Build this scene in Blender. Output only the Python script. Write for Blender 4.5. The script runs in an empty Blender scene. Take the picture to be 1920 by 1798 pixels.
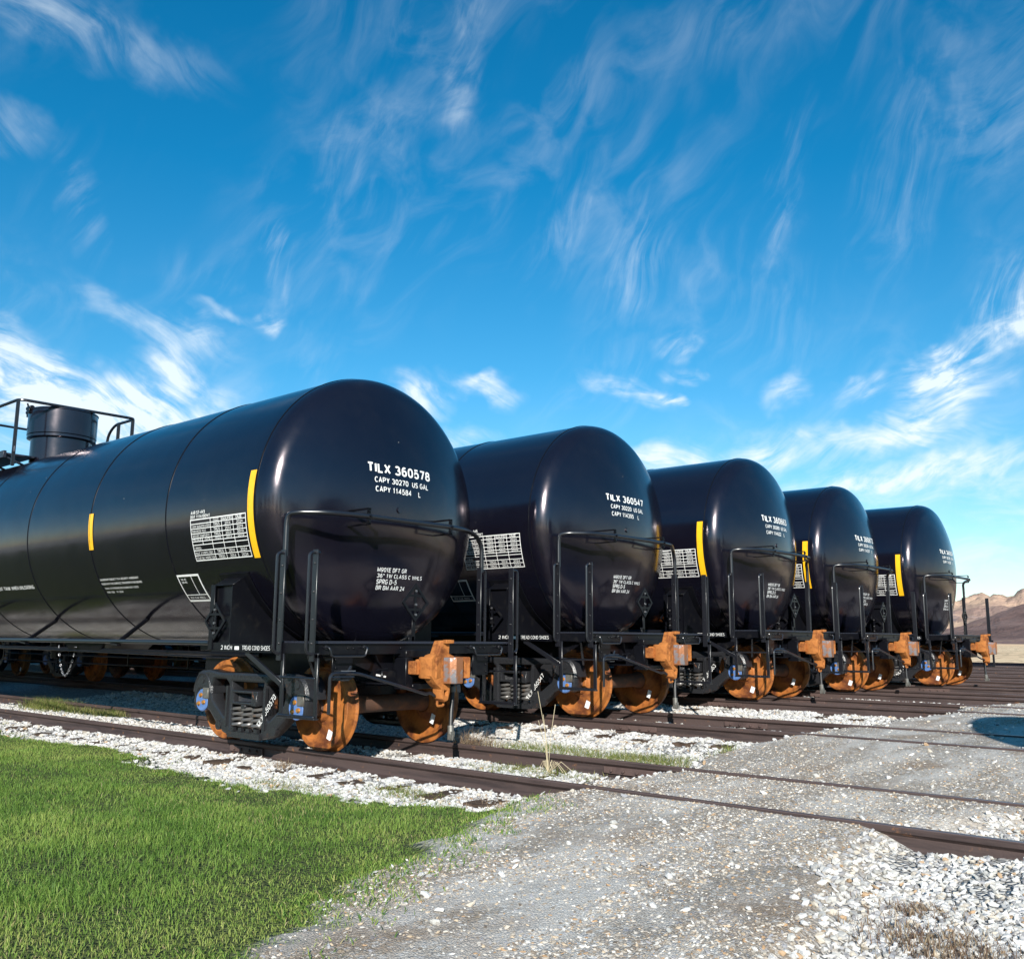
import bpy, math, random
import numpy as np
from mathutils import Matrix, Vector
R_ = math.radians
random.seed(7); rng = np.random.default_rng(7)
S = bpy.context.scene
COL = S.collection

# ------------------------------------------------------------------ camera
CAM = Vector((8.24, -7.285, 1.0358)); YAW, PITCH, ROLL, F = .7111, .1669, .0075, 1769.7
cd = bpy.data.cameras.new('camera'); cam = bpy.data.objects.new('camera', cd); COL.objects.link(cam)
S.camera = cam
cd.sensor_width = 36; cd.lens = 36*F/1920; cd.clip_start = .1; cd.clip_end = 20000
cam.matrix_world = (Matrix.Translation(CAM) @ Matrix.Rotation(YAW, 4, 'Z') @ Matrix.Rotation(math.pi/2+PITCH, 4, 'X') @ Matrix.Rotation(ROLL, 4, 'Z'))

# ------------------------------------------------------------------ light
SUNV = Vector((-.80, 1.0, -.60)).normalized()          # direction the light travels
sd = bpy.data.lights.new('sun', 'SUN'); sd.energy = 5.0; sd.angle = R_(.53); sd.color = (1, .955, .88)
sun = bpy.data.objects.new('sun', sd); COL.objects.link(sun)
sun.rotation_mode = 'QUATERNION'; sun.rotation_quaternion = SUNV.to_track_quat('-Z', 'Y')
S.view_settings.view_transform = 'Standard'; S.view_settings.look = 'None'
S.view_settings.exposure = .60; S.view_settings.gamma = 1
SUN_EL = math.asin(-SUNV.z); SUN_AZ = math.atan2(-SUNV.x, -SUNV.y)

# ------------------------------------------------------------------ node helpers
class NT:
    def __init__(s, nt): s.nt = nt
    def n(s, t, **k):
        nd = s.nt.nodes.new(t)
        for a, b in k.items():
            if a == 'ins':
                for i, v in b.items():
                    if hasattr(v, 'is_linked') or isinstance(v, bpy.types.NodeSocket): s.nt.links.new(v, nd.inputs[i])
                    else: nd.inputs[i].default_value = v
            else: setattr(nd, a, b)
        return nd
    def m(s, op, a, b=None, c=None, clamp=False):
        nd = s.nt.nodes.new('ShaderNodeMath'); nd.operation = op; nd.use_clamp = clamp
        for i, v in enumerate((a, b, c)):
            if v is None: continue
            if isinstance(v, bpy.types.NodeSocket): s.nt.links.new(v, nd.inputs[i])
            else: nd.inputs[i].default_value = v
        return nd.outputs[0]
    def mix(s, f, a, b, bt='MIX'):
        nd = s.nt.nodes.new('ShaderNodeMix'); nd.data_type = 'RGBA'; nd.blend_type = bt
        for i, v in ((0, f), (6, a), (7, b)):
            if isinstance(v, bpy.types.NodeSocket): s.nt.links.new(v, nd.inputs[i])
            else: nd.inputs[i].default_value = v if i == 0 else (tuple(v)+(1,))[:4]
        return nd.outputs[2]
    def noise(s, vec, scale, detail=4, rough=.55, dist=0, out=0):
        nd = s.n('ShaderNodeTexNoise', ins={'Scale': scale, 'Detail': detail, 'Roughness': rough, 'Distortion': dist})
        if vec is not None: s.nt.links.new(vec, nd.inputs['Vector'])
        return nd.outputs[out]
    def ramp(s, v, pts, interp='LINEAR'):
        nd = s.nt.nodes.new('ShaderNodeValToRGB'); s.nt.links.new(v, nd.inputs[0]); cr = nd.color_ramp; cr.interpolation = interp
        while len(cr.elements) < len(pts): cr.elements.new(.5)
        for e, (p, c) in zip(cr.elements, pts):
            e.position = p; e.color = (c, c, c, 1) if isinstance(c, (int, float)) else tuple(c)+(1,)
        return nd.outputs[0]
    def mr(s, v, a, b, c=0., d=1., smooth=True):
        nd = s.n('ShaderNodeMapRange', ins={0: v, 1: a, 2: b, 3: c, 4: d})
        if smooth: nd.interpolation_type = 'SMOOTHSTEP'
        return nd.outputs[0]

# ------------------------------------------------------------------ sky
def make_world():
    w = bpy.data.worlds.new('World'); S.world = w; w.use_nodes = True
    nt = w.node_tree; nt.nodes.clear(); g = NT(nt)
    sky = g.n('ShaderNodeTexSky'); sky.sky_type = 'NISHITA'; sky.sun_disc = False
    sky.sun_elevation = SUN_EL; sky.sun_rotation = SUN_AZ; sky.altitude = 300; sky.air_density = 1.0; sky.dust_density = .3; sky.ozone_density = 3.0
    tc = g.n('ShaderNodeTexCoord'); V = tc.outputs['Generated']
    sx = g.n('ShaderNodeSeparateXYZ', ins={0: V}); x, y, z = sx.outputs
    az = g.m('MULTIPLY', g.m('ARCTAN2', x, y), 180/math.pi); el = g.m('MULTIPLY', g.m('ARCSINE', z), 180/math.pi)
    AE = g.n('ShaderNodeCombineXYZ', ins={0: az, 1: el, 2: 0.}).outputs[0]
    hs = g.n('ShaderNodeHueSaturation', ins={'Hue': .497, 'Saturation': SKY_SAT, 'Value': 1.0, 'Color': sky.outputs[0]}).outputs[0]
    gain = g.ramp(g.m('DIVIDE', el, 45., clamp=True), SKY_GAIN)
    base = g.mix(1., hs, gain, 'MULTIPLY')
    # warp
    wn = g.noise(AE, .14, 1, .5, 0, 1)
    wv = g.n('ShaderNodeVectorMath', operation='SCALE', ins={0: g.n('ShaderNodeVectorMath', operation='SUBTRACT', ins={0: wn, 1: (.5, .5, .5)}).outputs[0], 'Scale': 5.0}).outputs[0]
    AW = g.n('ShaderNodeVectorMath', operation='ADD', ins={0: AE, 1: wv}).outputs[0]
    def streak(rot, ln, sh, lo, hi, det=7, dist=.3, rough=.6, V_=None):     # fibres ln degrees long, sh degrees thick, tilted rot
        mp = g.n('ShaderNodeMapping', vector_type='TEXTURE', ins={'Vector': V_ or AW, 'Rotation': (0, 0, R_(rot)), 'Scale': (ln, sh, 1)}).outputs[0]
        return g.mr(g.noise(mp, 1., det, rough, dist), lo, hi)
    veil = g.m('MULTIPLY', g.m('MULTIPLY', streak(40, 16, 2.6, .40, .85, 8, .2, .55), g.mr(g.noise(AE, .06, 2), .38, .66)), .26)
    veil2 = g.m('MULTIPLY', g.m('MULTIPLY', streak(66, 11, 1.4, .44, .86, 8, .2, .55), g.mr(g.noise(AE, .09, 2, .5, 0), .46, .70)), .20)
    veil = g.m('ADD', veil, veil2)
    f1 = streak(24, 5.5, 1.2, .30, .76, 8, .25, .60)        # rising to the right
    f2 = streak(-24, 5.5, 1.2, .30, .76, 8, .25, .60)       # falling to the right
    f3 = streak(66, 8., .9, .38, .86, 8, .25, .58)         # steep wisps
    acc = veil
    wn2 = g.noise(AE, .42, 3, .5, 0, 1)
    wv2 = g.n('ShaderNodeVectorMath', operation='SCALE', ins={0: g.n('ShaderNodeVectorMath', operation='SUBTRACT', ins={0: wn2, 1: (.5, .5, .5)}).outputs[0], 'Scale': 2.6}).outputs[0]
    AW2 = g.n('ShaderNodeVectorMath', operation='ADD', ins={0: AE, 1: wv2}).outputs[0]
    for (px, py, rx, ry, rot, amp, ff) in CLOUDS:
        ca, ce = px2ae(px, py); k = 1/31.
        mp = g.n('ShaderNodeMapping', vector_type='TEXTURE', ins={'Vector': AW2, 'Location': (ca, ce, 0), 'Rotation': (0, 0, R_(rot)), 'Scale': (rx*k, ry*k, 1)}).outputs[0]
        d = g.n('ShaderNodeVectorMath', operation='LENGTH', ins={0: mp}).outputs['Value']
        b = g.mr(d, 1.25, 0., 0., amp)
        acc = g.m('ADD', acc, g.m('MULTIPLY', b, (f1, f2, f3)[ff]))
    # broken bank low over the horizon
    low = g.m('MULTIPLY', g.mr(el, 13., 5., 0., .5), streak(4, 9, 1.5, .42, .70, 9, .5))
    low = g.m('MULTIPLY', low, g.mr(el, .5, 4.))
    acc = g.m('ADD', acc, low)
    acc = g.m('MULTIPLY', g.m('MINIMUM', acc, 1.), g.mr(el, .0, 3.))
    acc = g.m('MULTIPLY', acc, g.mr(el, 12, 26, .90, .66))
    out = g.mix(acc, base, CLOUD_COL)
    bg = g.n('ShaderNodeBackground', ins={'Color': out, 'Strength': .10})
    wo = g.n('ShaderNodeOutputWorld'); nt.links.new(bg.outputs[0], wo.inputs[0])
def px2ae(px, py):
    M = cam.matrix_world.to_3x3(); d = (M @ Vector(((px-960)/F, -(py-899)/F, -1))).normalized()
    return math.degrees(math.atan2(d.x, d.y)), math.degrees(math.asin(d.z))
SKY_SAT = 1.13
SKY_GAIN = [(0, (1.08, 1.02, 1.0)), (.12, (.84, 1.0, 1.0)), (.35, (.36, .92, .99)), (.6, (.08, .86, .99)), (1, (.02, .82, .97))]
CLOUD_COL = (6.4, 7.1, 7.5)
# pixel centre, radii in pixels, tilt (deg, + rises right), strength, fibre set
CLOUDS = [(120, 30, 290, 55, -10, .60, 1), (200, 790, 460, 95, -6, 2.4, 1), (325, 690, 75, 55, -20, 1.6, 1), (30, 680, 95, 60, -35, 1.35, 1), (150, 740, 300, 55, -12, 1.0, 1),
          (300, 610, 170, 30, -16, .75, 1), (385, 620, 30, 34, 50, .9, 0), (510, 608, 34, 26, 45, 1.2, 0), (430, 590, 90, 14, -10, .5, 1), (518, 480, 34, 100, 14, .62, 2), (150, 380, 36, 120, 15, .34, 2), (30, 235, 80, 40, -15, .4, 1), (700, 230, 160, 60, 15, .28, 0), (660, 310, 130, 70, -60, .25, 2),
          (905, 730, 85, 34, -12, 1.25, 1), (900, 712, 60, 20, 5, .8, 0), (785, 745, 70, 38, -28, 1.3, 1), (830, 830, 120, 30, 5, .9, 1), (1175, 735, 95, 24, -22, 1.3, 1), (1262, 752, 30, 16, -5, 1.5, 0), (1270, 645, 52, 26, 15, 1.1, 0), (1288, 708, 42, 18, -20, .9, 1),
          (1195, 490, 70, 130, -18, .60, 2), (1060, 420, 50, 170, -30, .36, 2), (1470, 390, 40, 180, -18, .42, 2), (870, 110, 45, 200, -10, .38, 2), (860, 210, 40, 40, 30, .4, 0),
          (1470, 735, 50, 30, 30, 1.0, 0), (1620, 725, 60, 26, 10, .9, 0), (1850, 655, 190, 42, 34, 2.2, 0), (1760, 700, 90, 38, 12, 1.6, 0), (1885, 570, 60, 90, -30, 1.5, 2), (1810, 745, 110, 26, 22, .9, 0),
          (1660, 815, 190, 34, -4, 1.4, 1), (1740, 800, 90, 30, 20, .9, 0), (1430, 850, 90, 46, 25, 1.3, 0), (1250, 875, 170, 40, -4, 2.0, 1), (1560, 850, 120, 30, 8, .9, 0), (1710, 890, 250, 36, 8, 1.7, 0),
          (1900, 900, 120, 20, 5, .7, 0), (1700, 330, 90, 260, -25, .3, 2), (1350, 60, 300, 80, 10, .2, 0), (1900, 200, 160, 160, 40, .25, 0)]
make_world()

# ------------------------------------------------------------------ materials
def mat(name, col, rough=.5, metal=0., spec=.5, coat=0., bump=None, var=None):
    m = bpy.data.materials.new(name); m.use_nodes = True; nt = m.node_tree; g = NT(nt)
    b = nt.nodes['Principled BSDF']; b.inputs['Base Color'].default_value = (*col, 1); b.inputs['Roughness'].default_value = rough
    b.inputs['Metallic'].default_value = metal; b.inputs['Specular IOR Level'].default_value = spec
    b.inputs['Coat Weight'].default_value = coat; b.inputs['Coat Roughness'].default_value = .06
    ob = g.n('ShaderNodeTexCoord').outputs['Object']
    if var:   # (second colour, scale, low, high, roughness2)
        c2, sc, lo, hi, r2 = var
        f = g.mr(g.noise(ob, sc, 6, .65, .3), lo, hi)
        nt.links.new(g.mix(f, col, c2), b.inputs['Base Color'])
        nt.links.new(g.mr(f, 0, 1, rough, r2), b.inputs['Roughness'])
    if bump:
        bn = g.n('ShaderNodeBump', ins={'Strength': bump[1], 'Distance': bump[2], 'Height': g.noise(ob, bump[0], 3, .6)})
        nt.links.new(bn.outputs[0], b.inputs['Normal'])
    return m, g, b, ob
M = {}
def tank_paint():
    m, g, b, ob = mat('tank_paint', (.0042, .0040, .0082), .19, 0, .78, coat=.16)
    nt = m.node_tree; b.inputs['Specular Tint'].default_value = (1, .86, .93, 1)
    h = g.m('ADD', g.m('MULTIPLY', g.noise(ob, .9, 2, .5), 1.0), g.m('MULTIPLY', g.noise(ob, 3.2, 2, .5), .22))
    h = g.m('ADD', h, g.m('MULTIPLY', g.noise(ob, 220., 2, .6), .0012))
    bn = g.n('ShaderNodeBump', ins={'Strength': 1.0, 'Distance': .010, 'Height': h})
    nt.links.new(bn.outputs[0], b.inputs['Normal'])
    nt.links.new(g.mr(g.noise(ob, 2.0, 5, .6), .3, .75, .155, .25), b.inputs['Roughness'])
    vo = g.n('ShaderNodeTexVoronoi', ins={'Vector': ob, 'Scale': 3.0})       # chips and specks
    sp = g.mr(vo.outputs['Distance'], .020, .012)
    dust = g.m('MULTIPLY', g.mr(g.noise(ob, 1.3, 6, .7), .5, .8), .012)
    c = g.mix(dust, (.0042, .0040, .0082), (.3, .28, .25))
    nt.links.new(g.mix(sp, c, (.45, .42, .36)), b.inputs['Base Color'])
    return m
M['tank'] = tank_paint()
M['frame'] = mat('frame_paint', (.0045, .0048, .007), .30, 0, .22, bump=(18, .25, .004), var=((.014, .013, .013), 7, .5, .8, .5))[0]
M['pipe'] = mat('pipe_paint', (.009, .0095, .013), .30, 0, .85, bump=(30, .2, .003))[0]
M['cast'] = mat('cast_steel', (.017, .0175, .020), .33, .0, .5, bump=(45, .7, .008), var=((.20, .070, .018), 5.5, .62, .74, .75))[0]
M['rust'] = mat('rust_orange', (.40, .145, .038), .8, 0, .2, bump=(22, .8, .009), var=((.15, .046, .014), 7, .44, .68, .85))[0]
M['wheelrust'] = mat('wheel_rust', (.36, .122, .026), .60, 0, .3, bump=(14, .6, .007), var=((.095, .028, .010), 4.2, .38, .66, .7))[0]
M['axle'] = mat('axle_steel', (.10, .055, .038), .62, .2, .4, bump=(14, .4, .004), var=((.24, .10, .05), 4, .45, .7, .8))[0]
M['knuckle'] = mat('worn_knuckle', (.30, .12, .05), .5, .35, .5, bump=(40, .7, .006), var=((.22, .21, .22), 7, .48, .60, .35))[0]
M['blue'] = mat('blue_cap', (.085, .165, .37), .4, 0, .4, coat=.1, var=((.03, .07, .18), 9, .55, .8, .5))[0]
M['brass'] = mat('brass_bolt', (.45, .22, .05), .4, .5, .5)[0]
M['bearing'] = mat('bearing_steel', (.16, .155, .14), .45, .4, .5, var=((.07, .05, .035), 8, .45, .7, .7))[0]
M['spring'] = mat('spring_steel', (.13, .125, .12), .35, .4, .6, var=((.16, .085, .04), 9, .55, .75, .6))[0]
M['white'] = mat('white_stencil', (.80, .80, .78), .5, var=((.62, .61, .58), 30, .5, .7, .6))[0]
M['yellow'] = mat('yellow_reflective', (.86, .46, .012), .4, coat=.2, var=((.78, .38, .01), 12, .5, .7, .5))[0]
M['dirtywhite'] = mat('paper_tag', (.72, .73, .74), .6)[0]
M['rubber'] = mat('hose_rubber', (.012, .012, .013), .45, bump=(60, .3, .002))[0]
M['steel'] = mat('bright_steel', (.20, .20, .21), .4, .7)[0]
M['grate'] = mat('deck_grating', (.022, .024, .036), .4, .2, .6, bump=(120, .9, .004))[0]
M['red'] = mat('red_flag', (.45, .03, .03), .6)[0]
M['railside'] = mat('rail_steel', (.105, .068, .060), .62, .15, .4, bump=(16, .4, .004), var=((.055, .035, .032), 3, .42, .68, .7))[0]
M['tie'] = mat('tie_wood', (.085, .058, .042), .9, 0, .2, bump=(9, .9, .02), var=((.03, .02, .016), 8, .4, .7, .95))[0]

# ------------------------------------------------------------------ mesh builder
class MB:
    def __init__(s): s.v = []; s.f = []
    def add(s, vs, fs, mx=None):
        k = len(s.v)
        for p in vs:
            p = Vector(p)
            if mx is not None: p = mx @ p
            s.v.append(tuple(p))
        for f in fs: s.f.append([i+k for i in f])
        return s
    def box(s, a, b, mx=None):
        (x0, y0, z0), (x1, y1, z1) = a, b
        return s.add([(x0, y0, z0), (x1, y0, z0), (x1, y1, z0), (x0, y1, z0), (x0, y0, z1), (x1, y0, z1), (x1, y1, z1), (x0, y1, z1)],
              [(0, 3, 2, 1), (4, 5, 6, 7), (0, 1, 5, 4), (1, 2, 6, 5), (2, 3, 7, 6), (3, 0, 4, 7)], mx)
    def beam(s, p, q, w, h, up=(0, 0, 1)):      # rectangular bar from p to q
        p, q = Vector(p), Vector(q); d = (q-p); L = d.length; d.normalize(); u = Vector(up)
        sd_ = d.cross(u); 
        if sd_.length < 1e-4: sd_ = d.cross(Vector((0, 1, 0)))
        sd_.normalize(); u = sd_.cross(d).normalized()
        mx = Matrix.Translation(p) @ Matrix((d, sd_, u)).transposed().to_4x4()
        return s.box((0, -w/2, -h/2), (L, w/2, h/2), mx)
    def cyl(s, p, q, r, n=16, r2=None, cap=True):
        p, q = Vector(p), Vector(q); d = (q-p).normalized(); a = d.orthogonal().normalized(); b = d.cross(a); r2 = r if r2 is None else r2
        vs = []; 
        for c, rr in ((p, r), (q, r2)):
            for i in range(n):
                t = 2*math.pi*i/n; vs.append(c+(a*math.cos(t)+b*math.sin(t))*rr)
        fs = [(i, (i+1) % n, n+(i+1) % n, n+i) for i in range(n)]
        if cap: fs += [tuple(range(n))[::-1], tuple(range(n, 2*n))]
        return s.add(vs, fs)
    def tube(s, pts, r, n=8, closed=False):
        P = [Vector(p) for p in pts]; m = len(P); vs = []; prev = None
        for i, p in enumerate(P):
            if closed: t = (P[(i+1) % m]-P[i-1]).normalized()
            else: t = (P[min(i+1, m-1)]-P[max(i-1, 0)]).normalized()
            if prev is None: a = t.orthogonal().normalized()
            else: a = (prev-t*prev.dot(t)).normalized()
            prev = a; b = t.cross(a)
            for k in range(n):
                w = 2*math.pi*k/n; vs.append(p+(a*math.cos(w)+b*math.sin(w))*r)
        fs = []
        for i in range(m if closed else m-1):
            j = (i+1) % m
            for k in range(n): fs.append((i*n+k, i*n+(k+1) % n, j*n+(k+1) % n, j*n+k))
        if not closed: fs += [tuple(range(n))[::-1], tuple(range((m-1)*n, m*n))]
        return s.add(vs, fs)
    def lathe(s, prof, o, ax, n=48, closed=False):    # prof: (radius, distance along axis)
        o = Vector(o); d = Vector(ax).normalized(); a = d.orthogonal().normalized(); b = d.cross(a); vs = []; m = len(prof)
        for r, h in prof:
            for i in range(n):
                t = 2*math.pi*i/n; vs.append(o+d*h+(a*math.cos(t)+b*math.sin(t))*r)
        fs = []
        for j in range(m if closed else m-1):
            j2 = (j+1) % m
            for i in range(n): fs.append((j*n+i, j*n+(i+1) % n, j2*n+(i+1) % n, j2*n+i))
        if not closed: fs += [tuple(range(n))[::-1], tuple(range((m-1)*n, m*n))]
        return s.add(vs, fs)
    def plate(s, outlines, thick, mx, bevel=0.0):     # 2D outlines (first = outer, rest = holes), centred thickness
        cu = bpy.data.curves.new('tmp', 'CURVE'); cu.dimensions = '2D'; cu.fill_mode = 'BOTH'; cu.extrude = max(thick/2-bevel, .0005); cu.bevel_depth = bevel; cu.bevel_resolution = 1
        cu.offset = -bevel
        for ol in outlines:
            sp = cu.splines.new('POLY'); sp.points.add(len(ol)-1); sp.use_cyclic_u = True
            for p, q in zip(sp.points, ol): p.co = (q[0], q[1], 0, 1)
        ob = bpy.data.objects.new('tmp', cu); me = bpy.data.meshes.new_from_object(ob)
        s.add([v.co for v in me.vertices], [list(p.vertices) for p in me.polygons], mx)
        bpy.data.objects.remove(ob); bpy.data.meshes.remove(me); bpy.data.curves.remove(cu)
        return s
    def mesh(s, name, material, ang=35):
        me = bpy.data.meshes.new(name); me.from_pydata(s.v, [], s.f); me.materials.append(material)
        me.shade_smooth(); me.set_sharp_from_angle(angle=R_(ang)); me.validate()
        return me
def fillet(pts, r, n=5):
    P = [Vector(p) for p in pts]; out = [P[0]]
    for i in range(1, len(P)-1):
        a, b, c = P[i-1], P[i], P[i+1]; u = (a-b); v = (c-b); k = min(r, u.length*.49, v.length*.49); u.normalize(); v.normalize()
        p0 = b+u*k; p2 = b+v*k
        for j in range(n+1):
            t = j/n; out.append((1-t)**2*p0+2*t*(1-t)*b+t*t*p2)
    out.append(P[-1]); return out
def part(name, mb, m, parent=None, label=None, ang=35, bevel=0):
    me = mb.mesh(name, m, ang); o = bpy.data.objects.new(name, me); COL.objects.link(o)
    if parent is not None: o.parent = parent
    if label: o['label'] = label
    if bevel:
        b = o.modifiers.new('bevel', 'BEVEL'); b.width = bevel; b.segments = 1; b.limit_method = 'ANGLE'; b.angle_limit = R_(50)
    return o
def empty(name, loc=(0, 0, 0), rz=0):
    o = bpy.data.objects.new(name, None); COL.objects.link(o); o.location = loc; o.rotation_euler.z = rz; o.empty_display_size = .3; return o
def tag(o, label=None, cat=None, group=None, kind=None):
    for k, v in (('label', label), ('category', cat), ('group', group), ('kind', kind)):
        if v: o[k] = v
    return o
KIDS = {}
def children(o): return [c for c in bpy.data.objects if c.parent == o]
def copy_tree(o, parent=None, skip=()):
    c = o.copy(); COL.objects.link(c)
    if parent is not None: c.parent = parent
    for ch in children(o):
        if ch.name.split('.')[0] in skip: continue
        copy_tree(ch, c, skip)
    return c
# planes:  side plate (x,z) facing -y ;  end plate (y,z) facing +x
def mxSide(x, y, z): return Matrix.Translation((x, y, z)) @ Matrix(((1, 0, 0), (0, 0, -1), (0, 1, 0))).to_4x4()
def mxEnd(x, y, z): return Matrix.Translation((x, y, z)) @ Matrix(((0, 0, 1), (1, 0, 0), (0, 1, 0))).to_4x4()
def mxTop(x, y, z): return Matrix.Translation((x, y, z))

# ------------------------------------------------------------------ lettering
_tc = {}
def _E(cx, cy, rx, ry, a0, a1, n=14):
    out = []
    for i in range(n+1):
        a = R_(a0+(a1-a0)*i/n); c, d = math.cos(a), math.sin(a); out.append((cx+rx*math.copysign(abs(c)**.82, c), cy+ry*math.copysign(abs(d)**.82, d)))
    return out
def _rot(ps): return [[(1-x, 1-y) for x, y in p] for p in ps]
_six = [_E(.5, .31, .46, .31, 0, 360, 20), _E(.56, .34, .52, .66, 180, 62, 10)]
GLY = {'0': [_E(.5, .5, .5, .5, 0, 360, 24)], 'O': [_E(.5, .5, .5, .5, 0, 360, 24)], '1': [[(.1, .76), (.55, 1), (.55, 0)]], '2': [_E(.5, .71, .46, .29, 165, -25)+[(.04, 0), (1, 0)]],
 '3': [_E(.46, .75, .42, .25, 155, -90), _E(.46, .26, .52, .26, 90, -155)], '4': [[(.74, 0), (.74, 1), (0, .28), (1, .28)]], '5': [[(.9, 1), (.18, 1), (.08, .5)]+_E(.48, .32, .5, .32, 140, -150)],
 '6': _six, '9': _rot(_six), '7': [[(0, 1), (1, 1), (.36, 0)]], '8': [_E(.5, .76, .41, .24, 0, 360, 18), _E(.5, .27, .49, .27, 0, 360, 20)],
 'A': [[(0, 0), (.5, 1), (1, 0)], [(.17, .33), (.83, .33)]], 'B': [[(0, 0), (0, 1)]+_E(.55, .76, .37, .24, 90, -90)+[(0, .52)], [(0, .52)]+_E(.57, .26, .43, .26, 90, -90)+[(0, 0)]],
 'C': [_E(.52, .5, .52, .5, 48, 312, 18)], 'D': [[(0, 0), (0, 1)]+_E(.42, .5, .58, .5, 90, -90)+[(0, 0)]], 'E': [[(1, 1), (0, 1), (0, 0), (1, 0)], [(0, .52), (.88, .52)]], 'F': [[(1, 1), (0, 1), (0, 0)], [(0, .52), (.85, .52)]],
 'G': [_E(.52, .5, .52, .5, 48, 330, 18)+[(1, .46), (.58, .46)]], 'H': [[(0, 0), (0, 1)], [(1, 0), (1, 1)], [(0, .52), (1, .52)]], 'I': [[(.5, 0), (.5, 1)]], 'J': [[(1, 1), (1, .3)]+_E(.5, .3, .5, .3, 0, -180)],
 'K': [[(0, 0), (0, 1)], [(1, 1), (0, .38)], [(.35, .6), (1, 0)]], 'L': [[(0, 1), (0, 0), (1, 0)]], 'M': [[(0, 0), (0, 1), (.5, .1), (1, 1), (1, 0)]], 'N': [[(0, 0), (0, 1), (1, 0), (1, 1)]], 'P': [[(0, 0), (0, 1)]+_E(.55, .73, .43, .27, 90, -90)+[(0, .46)]],
 'Q': [_E(.5, .5, .5, .5, 0, 360, 22), [(.6, .25), (1, -.02)]], 'R': [[(0, 0), (0, 1)]+_E(.55, .74, .41, .26, 90, -90)+[(0, .48)], [(.55, .48), (1, 0)]], 'S': [_E(.5, .75, .44, .25, 25, 270, 12)+_E(.5, .255, .48, .255, 88, -155, 12)],
 'T': [[(0, 1), (1, 1)], [(.5, 1), (.5, 0)]], 'U': [[(0, 1), (0, .35)]+_E(.5, .35, .5, .35, 180, 360)+[(1, 1)]], 'V': [[(0, 1), (.5, 0), (1, 1)]], 'W': [[(0, 1), (.25, 0), (.5, .9), (.75, 0), (1, 1)]], 'X': [[(0, 0), (1, 1)], [(0, 1), (1, 0)]],
 'Y': [[(0, 1), (.5, .45), (1, 1)], [(.5, .45), (.5, 0)]], 'Z': [[(0, 1), (1, 1), (0, 0), (1, 0)]], '-': [[(0, .42), (1, .42)]], '.': [[(.5, 0), (.5, .08)]], ':': [[(.5, 0), (.5, .08)], [(.5, .55), (.5, .63)]], '"': [[(.2, .72), (.2, 1)], [(.8, .72), (.8, 1)]]}
GW_ = {'I': .01, '1': .34, 'M': .66, 'W': .82, '.': .02, ':': .02, '"': .25, '-': .30, 'L': .42, 'E': .45, 'F': .43, 'O': .56, 'G': .56, 'Q': .56, 'T': .50, 'X': .54, 'A': .56, 'V': .56}
def ribbon(pts, t):
    P = [Vector(p) for p in pts]; cl = (P[0]-P[-1]).length < 1e-4
    if cl: P = P[:-1]
    n = len(P); vs = []
    for i, p in enumerate(P):
        a = P[i-1] if (i or cl) else None; b = P[(i+1) % n] if (i < n-1 or cl) else None
        u = (p-a).normalized() if a is not None else None; v = (b-p).normalized() if b is not None else None
        if u is None: u = v
        if v is None: v = u
        m_ = (u+v); m_ = m_.normalized() if m_.length > .05 else Vector((-u.y, u.x)); nr = Vector((-m_.y, m_.x)); k = t/2/max(nr.dot(Vector((-u.y, u.x))), .42)
        e = Vector((0, 0)) if cl else (-u*t/2*.0 if i == 0 else Vector((0, 0)))
        vs += [p+nr*k+e, p-nr*k+e]
    fs = [(2*i, 2*i+1, 2*((i+1) % n)+1, 2*((i+1) % n)) for i in range(n if cl else n-1)]
    return vs, fs
def text2d(body, bold=.02):
    key = (body, bold)
    if key in _tc: return _tc[key]
    t = .095+2.2*bold; V = []; Fc = []; x = 0
    for ch in body:
        if ch == ' ': x += .40; continue
        w = GW_.get(ch, .50)
        for st in GLY.get(ch, []):
            vs, fs = ribbon([(x+px*w, py*(1-t)+t/2 if True else py) for px, py in st], t); k = len(V); V += [(v.x, v.y) for v in vs]; Fc += [[i+k for i in f] for f in fs]
        x += w+.10+t*1.05
    v = np.array(V); v -= v.min(0); v /= v.max(0); _tc[key] = (v, Fc); return v, Fc
class Ink:
    def __init__(s, fn): s.mb = MB(); s.fn = fn
    def text(s, body, x, y, w, h, bold=.02):           # (x, y) = lower left, y up
        v, f = text2d(body, bold); s.mb.add([s.fn(x+a*w, y+b*h) for a, b in v], f)
    def line(s, x0, y0, x1, y1, t, n=8):
        d = Vector((x1-x0, y1-y0)); nrm = Vector((-d.y, d.x)).normalized()*t/2; vs = []; e = d.normalized()*t/2
        for i in range(n+1):
            k = i/n; c = Vector((x0, y0))-e+(d+2*e)*k
            vs += [s.fn(c.x+nrm.x, c.y+nrm.y), s.fn(c.x-nrm.x, c.y-nrm.y)]
        s.mb.add(vs, [(2*i, 2*i+1, 2*i+3, 2*i+2) for i in range(n)])
TR, TZ, XS = 1.584, 2.639, -.26          # tank radius, axis height, head seam
RC, RK = 3.33, .31; HD = RC-math.sqrt((RC-RK)**2-(TR-RK)**2); RJ = RC*(TR-RK)/(RC-RK)   # dished head: crown and knuckle radii, depth
def head_x(rho):
    if rho < RJ: return HD-RC+math.sqrt(RC*RC-rho*rho)
    return math.sqrt(max(RK*RK-(rho-TR+RK)**2, 0))
def on_cyl(off=.004):
    def fn(x, t):      # t = arc length above the horizontal through the axis (metres, negative = below)
        a = t/TR; r = TR+off; return (x, -r*math.cos(a), TZ+r*math.sin(a))
    return fn
def on_head(y, z, off=.005):
    return (XS+head_x(min(math.hypot(y, z-TZ), TR))+off, y, z)
def arc(deg): return TR*R_(deg)

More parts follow.
